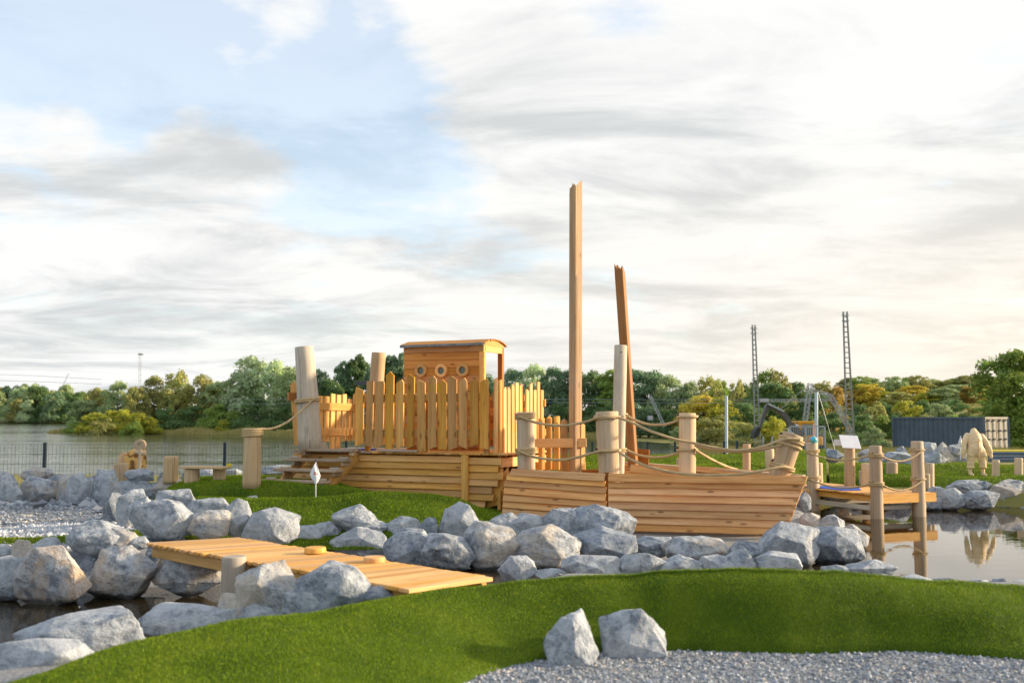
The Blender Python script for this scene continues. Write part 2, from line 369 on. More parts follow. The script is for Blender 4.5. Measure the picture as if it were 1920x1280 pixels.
def log_mesh(L, r0, r1, seed=0, sides=18, rings=9, wob=0.012, bend=0.0):
    """peeled log along +X with a slightly bevelled top"""
    v = []; xs = list(np.linspace(0, L-0.015, rings)) + [L]
    for i, x in enumerate(xs):
        r = r0 + (r1-r0)*x/L
        if i == rings: r *= 0.93
        bz = bend*math.sin(math.pi*x/L)
        for k in range(sides):
            a = 2*math.pi*k/sides
            rr = r*(1 + wob*6*(mnoise.noise((math.cos(a)*0.8, math.sin(a)*0.8, x*1.1+seed*7.3))))
            v.append((x, rr*math.cos(a), rr*math.sin(a)+bz))
    f = [(i*sides+k, i*sides+(k+1) % sides, (i+1)*sides+(k+1) % sides, (i+1)*sides+k) for i in range(rings) for k in range(sides)]
    f = [tuple(reversed(q)) for q in f]
    f += [tuple(range(sides)), tuple(range((rings+1)*sides-1, rings*sides-1, -1))]
    me = mesh_py('log', v, f)
    me.polygons.foreach_set('use_smooth', [len(p.vertices) == 4 for p in me.polygons]); return me
_sd = [0]
def log(name, base, top, r0, r1, mat, parent=None, wob=0.012, bend=0.0):
    _sd[0] += 1; base, top = Vector(base), Vector(top)
    side = Vector((0, -1, 0)) if abs((top-base).normalized().y) < 0.9 else Vector((0, 0, 1))
    return link(name, log_mesh((top-base).length, r0, r1, _sd[0], wob=wob, bend=bend), mat, parent, frame(base, top-base, side))
def tube_np(pts, rad, sides=9, strands=0, twist=0.0):
    pts = np.asarray(pts, float); n = len(pts)
    tg = np.gradient(pts, axis=0); tg /= np.linalg.norm(tg, axis=1)[:, None]+1e-9
    up = np.array([0.03, 0.05, 1.0]); x = np.cross(tg, up); bad = np.linalg.norm(x, axis=1) < 0.2
    x[bad] = np.cross(tg[bad], np.array([0, 1, 0])); x /= np.linalg.norm(x, axis=1)[:, None]
    y = np.cross(x, tg)
    s = np.concatenate([[0], np.cumsum(np.linalg.norm(np.diff(pts, axis=0), axis=1))])
    a = 2*np.pi*np.arange(sides)/sides
    rr = np.broadcast_to(np.asarray(rad, float).reshape(-1, 1) if np.ndim(rad) else rad, (n, sides))
    if strands: rr = rr*(1+0.20*np.cos(strands*(a[None, :]-twist*s[:, None])))
    v = pts[:, None, :] + rr[..., None]*(np.cos(a)[None, :, None]*x[:, None, :]+np.sin(a)[None, :, None]*y[:, None, :])
    i = np.arange(n-1)[:, None]; k = np.arange(sides)[None, :]
    f = np.stack([i*sides+k, (i+1)*sides+k, (i+1)*sides+(k+1) % sides, i*sides+(k+1) % sides], -1).reshape(-1, 4)
    return v.reshape(-1, 3), f
def join(parts):
    vs, fs, o = [], [], 0
    for v, f in parts:
        vs.append(np.asarray(v, float)); fs.append(np.asarray(f)+o); o += len(v)
    return np.concatenate(vs), np.concatenate(fs)
def bar_np(a, b, w, h=None, up=(0, 0, 1)):
    h = h or w; M = frame(a, Vector(b)-Vector(a), up if abs((Vector(b)-Vector(a)).normalized().dot(Vector(up))) < 0.97 else (0, 1, 0))
    L = (Vector(b)-Vector(a)).length
    v = [M @ Vector((x, y, z)) for x in (0, L) for y in (-w/2, w/2) for z in (-h/2, h/2)]
    f = [(0, 1, 3, 2), (4, 6, 7, 5), (0, 4, 5, 1), (2, 3, 7, 6), (0, 2, 6, 4), (1, 5, 7, 3)]
    return np.array([tuple(p) for p in v]), np.array(f)
def bar(name, a, b, w, h, mat, parent=None):
    v, f = bar_np(a, b, w, h); return centred(name, v, f, mat, parent)
def box_np(lo, hi):
    x0, y0, z0 = lo; x1, y1, z1 = hi
    v = np.array([(x, y, z) for x in (x0, x1) for y in (y0, y1) for z in (z0, z1)])
    return v, np.array([(0, 1, 3, 2), (4, 6, 7, 5), (0, 4, 5, 1), (2, 3, 7, 6), (0, 2, 6, 4), (1, 5, 7, 3)])
def rbox(name, lo, hi, mat, parent=None, bev=0.03, M=None):
    bm = bmesh.new(); bmesh.ops.create_cube(bm, size=1)
    lo, hi = Vector(lo), Vector(hi); c = (lo+hi)/2; d = hi-lo
    for v in bm.verts: v.co = Vector((v.co.x*d.x, v.co.y*d.y, v.co.z*d.z))
    bmesh.ops.bevel(bm, geom=bm.edges[:], offset=min(bev, min(d)*0.3), segments=2, affect='EDGES', profile=0.6)
    me = bpy.data.meshes.new(name); bm.to_mesh(me); bm.free()
    return link(name, me, mat, parent, (M or Matrix.Identity(4)) @ Matrix.Translation(c))
def catmull(p, n):
    """resample rows of control points p (k, ..., 3) to n rows"""
    p = np.asarray(p, float); k = len(p); q = np.concatenate([2*p[:1]-p[1:2], p, 2*p[-1:]-p[-2:-1]])
    out = []
    for u in np.linspace(0, k-1-1e-9, n):
        i = int(u); t = u-i; a, b, c, d = q[i], q[i+1], q[i+2], q[i+3]
        out.append(0.5*((2*b)+(c-a)*t+(2*a-5*b+4*c-d)*t*t+(3*b-a-3*c+d)*t**3))
    return np.array(out)
def nz(x, y, s, seed=0.0): return mnoise.noise((x*s, y*s, seed))
# ------------------------------------------------------------------ terrain
POND = [(-12, 11.7), (-7.0, 11.9), (-5.9, 12.05), (-4.6, 12.0), (-3.44, 12.2), (-2.5, 13.0), (-0.96, 13.7), (0.29, 13.7), (1.69, 14.3), (3.37, 14.6),
        (4.15, 14.4), (5.14, 14.8), (5.6, 17.4), (6.0, 20.7), (6.67, 22.8), (8.66, 23.9), (10.2, 23.4), (11.4, 22.7), (12.0, 21.2), (14.5, 20.0),
        (15, 11), (9, 11.0), (5, 11.1), (3, 11.4), (0.3, 11.6), (-0.6, 10.4), (-1.6, 9.3), (-2.4, 8.5), (-3.2, 7.7), (-4.4, 6.8), (-6, 5.7), (-12, 5.0)]
LAKE = [(-420, 31), (-60, 32), (-14, 33), (-8, 33.0), (0, 34.5), (4, 36), (8, 44), (11, 58), (13, 80), (10, 100), (-10, 112), (-30, 125), (-38, 133),
        (-50, 137), (-60, 140), (-66, 150), (-90, 300), (-130, 440), (-420, 455)]
def sdist(poly, x, y):
    p = np.asarray(poly, float); q = np.roll(p, -1, 0); d = np.full(x.shape, 1e9); ins = np.zeros(x.shape, bool)
    for (ax, ay), (bx, by) in zip(p, q):
        ex, ey = bx-ax, by-ay; t = np.clip(((x-ax)*ex+(y-ay)*ey)/(ex*ex+ey*ey), 0, 1)
        d = np.minimum(d, np.hypot(x-ax-t*ex, y-ay-t*ey))
        c = ((ay > y) != (by > y)) & (x < ex*(y-ay)/(ey if ey else 1e-9)+ax); ins ^= c
    return np.where(ins, -d, d)
def ss(a, b, x): t = np.clip((x-a)/(b-a), 0, 1); return t*t*(3-2*t)
def wav(x, y):
    return 0.5*np.sin(x*1.9+1.3*np.sin(y*1.1))+0.5*np.sin(y*2.3+1.7*np.sin(x*0.9+2))
def ground_z(x, y):
    x = np.asarray(x, float); y = np.asarray(y, float)
    b = 0.33 + 0.20*ss(11.5, 17, y)
    pad = ss(-4.6, -3.6, x)*(1-ss(5.2, 6.4, x))*ss(12.5, 13.5, y)*(1-ss(16.5, 18, y)); b = b-0.30*pad
    b = b-0.20*ss(5.2, 6.4, x)*ss(17, 19, y)
    b = b + 0.02*wav(x, y)
    far = ss(48, 62, y)*ss(6, 20, x); b = b*(1-far)+far*(-0.22+0.1*ss(70, 100, y))
    hill = ss(85, 190, y)*ss(34, 62, x); b = b+hill*6.5
    b = b+2.0*ss(150, 420, y)*(1-ss(-60, -20, x))*0
    sp = sdist(POND, x, y); sk = sdist(LAKE, x, y)
    bank = np.where(sp > 0, ss(-0.15, 0.75, sp)*1.0, 0)
    z = np.where(sp > 0, b*ss(0, 0.7, sp), -0.5*ss(0, 0.9, -sp))
    z = np.where(sk < 0, -1.2*ss(0, 6, -sk), np.where(sk < 7, np.minimum(z, 0.02+(z-0.02)*ss(0, 7, sk)), z))
    return z
def axis(dense, steps):
    a = list(np.arange(dense[0], dense[1]+1e-6, dense[2]))
    s = dense[2]; hi = a[-1]; lo = a[0]; up = []; dn = []
    while hi < steps[1]: s *= 1.17; hi += s; up.append(hi)
    s = dense[2]
    while lo > steps[0]: s *= 1.17; lo -= s; dn.append(lo)
    return np.array(dn[::-1]+a+up)
gx = axis((-10, 12, 0.1), (-1500, 1500)); gy = axis((5, 26, 0.1), (-60, 2500))
X, Y = np.meshgrid(gx, gy); Z = ground_z(X, Y)
gv = np.stack([X, Y, Z], -1).reshape(-1, 3); nx = len(gx)
i, j = np.meshgrid(np.arange(len(gy)-1), np.arange(nx-1), indexing='ij'); a0 = (i*nx+j).ravel()
me = mesh_np('ground', gv, np.stack([a0, a0+1, a0+nx+1, a0+nx], 1), True)
fx, fy = X.ravel(), Y.ravel()
sp = sdist(POND, fx, fy)
cov_grass = np.clip(ss(18.5, 21, fy) + 0, 0, 1)
cov_mud = np.where(sp < 0.12, 1-ss(-0.1, 0.12, sp), 0)
cov_sand = ss(0.6, 1.2, fx)*(1-ss(5.0, 6.0, fx))*ss(14.2, 14.6, fy)*(1-ss(17, 18, fy))
cc = np.stack([cov_grass, cov_mud, cov_sand, np.ones_like(fx)], 1).astype(np.float32)
at = me.color_attributes.new('cover', 'FLOAT_COLOR', 'POINT'); at.data.foreach_set('color', cc.ravel())
ground = tag(link('ground', me, M_GROUND), kind='structure', label='grey gravel and grassy ground around the pond')
def sheet(name, poly, z, mat, label):
    bm = bmesh.new(); f = bm.faces.new([bm.verts.new((x, y, z)) for x, y in poly]); bmesh.ops.triangulate(bm, faces=[f])
    bmesh.ops.recalc_face_normals(bm, faces=bm.faces[:])
    if sum(fc.normal.z for fc in bm.faces) < 0: bmesh.ops.reverse_faces(bm, faces=bm.faces[:])
    m = bpy.data.meshes.new(name); bm.to_mesh(m); bm.free()
    return tag(link(name, m, mat), kind='structure', label=label)
def grow(poly, s):
    c = np.mean(poly, 0); n = len(poly); p = np.asarray(poly, float); out = []
    area = 0.5*np.sum(p[:, 0]*np.roll(p[:, 1], -1)-np.roll(p[:, 0], -1)*p[:, 1]); sg = 1 if area > 0 else -1
    for k in range(n):
        e1 = p[k]-p[k-1]; e2 = p[(k+1) % n]-p[k]; n1 = np.array([e1[1], -e1[0]])/np.hypot(*e1); n2 = np.array([e2[1], -e2[0]])/np.hypot(*e2)
        m = n1+n2; m = m/(np.hypot(*m)+1e-6); out.append(tuple(p[k]+sg*m*s))
    return out
sheet('pond', grow(POND, 0.35), 0.0, M_POND, 'still dark pond water winding past the boulders')
sheet('lake', grow(LAKE, 1.5), 0.0, M_LAKE, 'rippled grey lake behind the mesh fence')

# ------------------------------------------------------------------ turf
def plan(px, d, z): return ((px-960)*d/FPX, d, z)
def blades(name, grid, dens, hgt, wid, parent, label, keep=None):
    a, b, c = grid[:-1, :-1], grid[:-1, 1:], grid[1:, :-1]; dd = grid[1:, 1:]
    ar = 0.5*np.linalg.norm(np.cross(b-a, c-a), axis=-1)+0.5*np.linalg.norm(np.cross(b-dd, c-dd), axis=-1)
    nrm = np.cross(c-a, b-a); nrm /= np.linalg.norm(nrm, axis=-1)[..., None]+1e-9; nrm = np.where(nrm[..., 2:] < 0, -nrm, nrm)
    w = ar*(dens if np.ndim(dens) == 0 else 1); ctr = (a+dd)/2
    if keep is not None: w = w*keep(ctr)
    view = ctr-np.array([0, 0, EYE]); face = -(nrm*view).sum(-1)/np.linalg.norm(view, axis=-1); w = np.where(face < -0.25, 0, w)
    n = int(w.sum()); idx = rng.choice(w.size, n, p=(w/w.sum()).ravel()); u, v = rng.random(n), rng.random(n)
    A, B, C, E = (q.reshape(-1, 3)[idx] for q in (a, b, c, dd)); N = nrm.reshape(-1, 3)[idx]
    p = A*((1-u)*(1-v))[:, None]+B*(u*(1-v))[:, None]+C*((1-u)*v)[:, None]+E*(u*v)[:, None]
    lean = rng.normal(0, 0.45, (n, 3)); tip = N*0.8+np.array([0, 0, 0.35])+lean; tip /= np.linalg.norm(tip, axis=1)[:, None]
    ang = rng.random(n)*np.pi; side = np.stack([np.cos(ang), np.sin(ang)*0.5, np.zeros(n)], 1)
    h = hgt*rng.uniform(0.55, 1.15, n)[:, None]; wv = wid*rng.uniform(0.7, 1.3, n)[:, None]
    V = np.stack([p-side*wv, p+side*wv, p+tip*h], 1).reshape(-1, 3)
    m = mesh_np(name, V, np.arange(3*n).reshape(-1, 3))
    o = link(name, m, M_BLADE, parent); o['kind'] = 'stuff'; return o
def turf(name, stations, n1, n2, label, dens, hgt=0.03, wid=0.004, und=0.02, keep=None):
    g = catmull(np.array(stations, float), n1); g = catmull(g.transpose(1, 0, 2), n2).transpose(1, 0, 2)
    for r in g:
        for p in r: p[2] += und*(nz(p[0], p[1], 1.1, 3.3)+0.6*nz(p[0], p[1], 2.7, 1.1)+0.25*nz(p[0], p[1], 6.5, 5.0))
    k1, k2 = g.shape[:2]; i, j = np.meshgrid(np.arange(k1-1), np.arange(k2-1), indexing='ij'); a = (i*k2+j).ravel()
    F = np.stack([a, a+1, a+k2+1, a+k2], 1)
    m = mesh_np(name, g.reshape(-1, 3), F, True)
    if np.mean([p.normal.z for p in m.polygons[:200]]) < 0: m.flip_normals()
    o = tag(link(name, m, M_TURF), kind='structure', label=label)
    blades('turf_fibre', g, 1, hgt, wid, o, '', (lambda c: dens*(keep(c) if keep else 1)))
    return o
def ridge(base, crest, back, z0=0.31):
    """cross-section of a long low bank: gravel edge, bulging front, crest, back slope"""
    b, c, k = np.array([*base, z0]), np.array(crest, float), np.array(back, float); h = c[2]-z0
    def q(t, zt): p = b+(c-b)*t; p[2] = z0+h*zt; return p
    return [q(-0.05, -0.25), q(0.0, 0.10), q(0.16, 0.30), q(0.38, 0.64), q(0.62, 0.90), q(0.83, 0.99), c, c+(k-c)*0.35+np.array([0, 0, -0.03]), c+(k-c)*0.7, k]
M1 = [ridge(*s) for s in [((-2.4, 2.9), (-3.9, 4.4, .46), (-5.0, 5.3, .05)), ((-2.2, 3.6), (-3.4, 5.0, .48), (-4.5, 6.0, .05)), ((-1.6, 4.4), (-2.75, 5.6, .53), (-3.8, 6.7, .05)),
      ((-1.0, 5.4), (-2.33, 6.45, .60), (-3.0, 7.5, .10)), ((-.47, 6.3), (-1.55, 7.2, .628), (-2.1, 8.4, .10)), ((.19, 7.09), (-.35, 7.95, .66), (-1.0, 9.3, .10)),
      ((1.15, 7.42), (.85, 8.05, .775), (.6, 10.2, .12)), ((2.1, 7.30), (2.05, 7.95, .80), (2.2, 10.2, .15)), ((2.87, 7.27), (2.95, 8.0, .755), (3.3, 10.1, .15)),
      ((3.58, 7.0), (4.2, 8.1, .646), (4.8, 10.0, .15)), ((5.5, 6.8), (5.7, 8.2, .58), (6.3, 10.0, .15)), ((8, 6.7), (8.0, 8.2, .55), (8.4, 10.0, .15))]]
turf('turf_bank', M1, 150, 34, 'long green artificial turf bank sweeping across the foreground', 11000, 0.019, 0.0028, 0.034)
S2 = [(290, [(20.5, .4), (18, .5), (17.2, .45), (16.6, .42), (16.0, .35), (15.4, .2)]), (335, [(21, .7), (17.8, .80), (17.0, .66), (16.3, .66), (15.6, .5), (15, .2)]),
      (400, [(21, .8), (17.4, .90), (16.6, .58), (15.8, .76), (15.2, .62), (14.4, .2)]), (500, [(21, .82), (17.3, .90), (16.5, .58), (15.7, .76), (15.0, .58), (14.2, .2)]),
      (620, [(19.5, .8), (17.2, .86), (16.5, .60), (15.6, .80), (14.9, .58), (14.0, .2)]), (730, [(18.8, .6), (17.2, .68), (16.6, .66), (15.5, .87), (14.8, .58), (14, .2)]),
      (850, [(18.2, .5), (17, .55), (16.5, .6), (15.7, .755), (14.9, .5), (14.1, .2)]), (930, [(18, .45), (17, .45), (16.6, .45), (16.0, .44), (15.2, .35), (14.4, .15)]),
      (1010, [(18, .4), (17, .4), (16.6, .4), (15.9, .37), (15.2, .3), (14.5, .1)]), (1110, [(18, .1), (17, .12), (16.4, .12), (15.6, .10), (15, .08), (14.5, .0)])]
turf('turf_mound', [[plan(px, d, z) for d, z in s] for px, s in S2], 110, 50, 'undulating turf mound in front of the wooden ship stern', 2600, 0.035, 0.007, 0.025)
S3 = [(-250, [(14.0, .28), (13.4, .46), (12.9, .15)]), (50, [(13.8, .30), (13.2, .43), (12.8, .15)]), (250, [(14.4, .32), (13.8, .45), (13.2, .15)]), (400, [(14.6, .35), (14.0, .49), (13.3, .2)]), (500, [(14.9, .3), (14.4, .40), (13.4, .2)])]
turf('turf_strip', [[plan(px, d, z) for d, z in s] for px, s in S3], 60, 16, 'narrow turf strip between left gravel and the pond boulders', 2600, 0.035, 0.007, 0.015)
def s4(px, k, f=18.8): return (px, [(f, .35), (f+1.2, .72+.08*k), (f+2.7, .70), (f+4.6, .93+.05*k), (f+6.0, .86-.04*k), (f+8, 1.03+.05*k), (f+10, .55)])
S4 = [s4(1030, 0), s4(1090, .5), s4(1170, -.6), s4(1250, .2), s4(1330, -.3), s4(1400, 1.1, 19.2), s4(1450, .2, 20.4), s4(1495, .6, 22.6), s4(1545, -.6, 24)]
turf('turf_mound', [[plan(px, d, z) for d, z in s] for px, s in S4], 70, 50, 'bright rolling turf fairway behind the bow of the ship', 1100, 0.04, 0.011, 0.03)
S5 = [(1550, [(24.8, .2), (25.4, .5), (26.4, .55), (27.6, .75), (30, .5)]), (1640, [(24.7, .2), (25.2, .55), (26.2, .58), (27.4, .80), (30, .5)]), (1720, [(24.4, .2), (25.0, .58), (26, .58), (27.2, .74), (30, .5)]),
      (1800, [(24.2, .2), (24.8, .50), (25.8, .58), (27.2, .80), (30, .6)]), (1880, [(24.0, .2), (24.8, .55), (25.8, .55), (27.0, .72), (30, .6)]), (2000, [(24.0, .2), (24.8, .55), (25.8, .6), (27.0, .7), (30, .6)]), (2150, [(24.0, .2), (24.8, .5), (25.8, .6), (27.0, .7), (30, .6)])]
turf('turf_mound', [[plan(px, d, z) for d, z in s] for px, s in S5], 60, 34, 'turf mound behind the pier under the carved figure', 1100, 0.04, 0.011, 0.03)

# ------------------------------------------------------------------ loose gravel
def stones(name, n, fn, s0, s1, mat, label):
    base = np.array([(1, 0, 0), (-1, 0, 0), (0, 1, 0), (0, -1, 0), (0, 0, 1), (0, 0, -1)], float)
    fc = np.array([(0, 2, 4), (2, 1, 4), (1, 3, 4), (3, 0, 4), (2, 0, 5), (1, 2, 5), (3, 1, 5), (0, 3, 5)])
    p = fn(n); n = len(p)
    s = s0*(s1/s0)**(rng.random(n)**2.2)
    v = base[None]+rng.normal(0, 0.28, (n, 6, 3)); v *= (s[:, None]*rng.uniform(0.6, 1.2, (n, 3)))[:, None, :]
    v[..., 2] *= 0.7
    a = rng.random(n)*6.28; c, sn = np.cos(a)[:, None], np.sin(a)[:, None]
    v = np.stack([v[..., 0]*c-v[..., 1]*sn, v[..., 0]*sn+v[..., 1]*c, v[..., 2]], -1)+p[:, None, :]+np.array([0, 0, 1])*(0.2*s)[:, None, None]
    f = fc[None]+6*np.arange(n)[:, None, None]
    return tag(link(name, mesh_np(name, v.reshape(-1, 3), f.reshape(-1, 3)), mat), label, 'gravel', kind='stuff')
def gfn(x0, x1, y0, y1, test=None):
    def f(n):
        x, y = rng.uniform(x0, x1, n), rng.uniform(y0, y1, n)
        if test is not None: k = test(x, y); x, y = x[k], y[k]
        return np.stack([x, y, ground_z(x, y)], 1)
    return f
base_line = lambda x: np.interp(x, [-2, -.47, .19, 1.15, 2.1, 2.87, 3.58, 5.5, 8], [4.0, 6.3, 7.09, 7.42, 7.32, 7.27, 7.0, 6.8, 6.7])
stones('loose_gravel', 60000, gfn(-1.2, 5.0, 5.0, 7.6, lambda x, y: y < base_line(x)+0.12), 0.0045, 0.020, M_STONE, 'grey crushed gravel in front of the turf bank')
stones('pale_pebbles', 900, gfn(1.5, 3.1, 5.2, 6.42, lambda x, y: y < 6.12+0.24*np.sin(x*2.7-3.2)+0.10*np.sin(x*9)), 0.02, 0.042, M_WSTONE, 'pale crushed stones at the bottom right of the gravel')
stones('loose_gravel', 9000, gfn(-9.5, -4.3, 12.9, 17.5), 0.012, 0.04, M_STONE, 'grey gravel patch inside the left boulder bank')
stones('pale_pebbles', 5200, gfn(-8.6, -4.2, 13.2, 15.6, lambda x, y: np.abs(y-14.2-0.35*(x+6))+0.3*np.sin(x*3) < 0.75), 0.022, 0.05, M_WSTONE, 'pale band of crushed stones on the left gravel')
stones('pale_pebbles', 1600, gfn(10.2, 13.5, 19.5, 22.6, lambda x, y: sdist(POND, x, y) > -0.6), 0.02, 0.05, M_WSTONE, 'wet pale shingle at the right end of the pond')

stones('rubble', 2600, gfn(-10, 13, 6, 25, lambda x, y: (np.abs(sdist(POND, x, y)-.28) < .42) & ((x-.49*0) < 20)), 0.03, 0.13, M_STONE, 'small broken rubble wedged along the pond edge')
stones('rubble', 900, gfn(-10, -4.2, 13.2, 18.3, lambda x, y: np.abs(y-np.interp(x, [-10, -7.6, -6.2, -5.2, -4.2], [17.4, 17.2, 16.2, 14.6, 13.4])) < .55), 0.03, 0.14, M_STONE, 'small broken rubble under the left boulder bank')
# ------------------------------------------------------------------ boulders
def ico(sub):
    bm = bmesh.new(); bmesh.ops.create_icosphere(bm, subdivisions=sub, radius=1)
    v = np.array([tuple(x.co) for x in bm.verts]); f = np.array([[w.index for w in x.verts] for x in bm.faces]); bm.free(); return v, f
ICO = {3: ico(3), 4: ico(4), 5: ico(5)}
def rock_shape(seed, sub):
    """angular quarry stone: hull of a few scattered points, broken arrises, rough faces"""
    g = np.random.default_rng(seed); n = int(g.integers(15, 23)); pts = []
    q, _ = np.linalg.qr(np.eye(3)+g.normal(0, .35, (3, 3))); pw = g.uniform(3.0, 7.0)
    while len(pts) < n:
        d = g.normal(0, 1, 3); d /= np.linalg.norm(d)
        if all(d@e < .84 for e, _ in pts) or g.random() < .02: pts.append((d, d/((np.abs(d)**pw).sum()**(1/pw))*g.uniform(.86, 1.06)))
    bm = bmesh.new()
    for _, p in pts: bm.verts.new(q@p)
    r = bmesh.ops.convex_hull(bm, input=bm.verts[:])
    bmesh.ops.delete(bm, geom=list({e for e in r['geom_interior'] if isinstance(e, bmesh.types.BMVert)}), context='VERTS')
    bmesh.ops.dissolve_limit(bm, angle_limit=R(14), verts=bm.verts[:], edges=bm.edges[:])
    bmesh.ops.bevel(bm, geom=bm.edges[:], offset=g.uniform(.022, .050), segments=2, affect='EDGES', profile=.5, clamp_overlap=True)
    bmesh.ops.triangulate(bm, faces=bm.faces[:])
    for _ in range(2):
        lim = .30 if sub < 4 else .16
        long = [e for e in bm.edges if e.calc_length() > lim]
        bmesh.ops.subdivide_edges(bm, edges=long, cuts=2 if sub >= 4 else 1, use_grid_fill=True)
        bmesh.ops.triangulate(bm, faces=bm.faces[:])
    if sub >= 4:
        bmesh.ops.subdivide_edges(bm, edges=[e for e in bm.edges if e.calc_length() > .09], cuts=1, use_grid_fill=True); bmesh.ops.triangulate(bm, faces=bm.faces[:])
    bm.normal_update(); bm.verts.index_update()
    v = np.array([tuple(w.co) for w in bm.verts]); nr = np.array([tuple(w.normal) for w in bm.verts]); f = np.array([[w.index for w in x.verts] for x in bm.faces]); bm.free()
    o = g.uniform(0, 50, 3)
    nv = np.array([mnoise.fractal(Vector(p*2.6+o), 0.70, 2.1, 5) for p in v])
    v = v+nr*(.042*nv)[:, None]
    lo, hi = v.min(0), v.max(0); return (v-(lo+hi)/2)/((hi-lo)/2), f
TONES = {'g': (0.38, 0.41, 0.44), 'b': (0.20, 0.245, 0.315), 't': (0.56, 0.46, 0.34), 'o': (0.58, 0.37, 0.19), 'd': (0.10, 0.125, 0.16), 'l': (0.46, 0.49, 0.53), 'n': (0.32, 0.22, 0.12)}  # the orange tone puts warm sunlight into one boulder's colour
TWORD = {'g': 'grey', 'b': 'blue-grey', 't': 'tan-flecked grey', 'o': 'orange-sunlit', 'd': 'dark slate-grey', 'l': 'pale grey', 'n': 'brownish'}
ORD = 'first second third fourth fifth sixth seventh eighth ninth tenth eleventh twelfth thirteenth fourteenth fifteenth sixteenth seventeenth eighteenth nineteenth twentieth twenty-first twenty-second twenty-third twenty-fourth twenty-fifth twenty-sixth twenty-seventh twenty-eighth twenty-ninth thirtieth thirty-first thirty-second'.split()
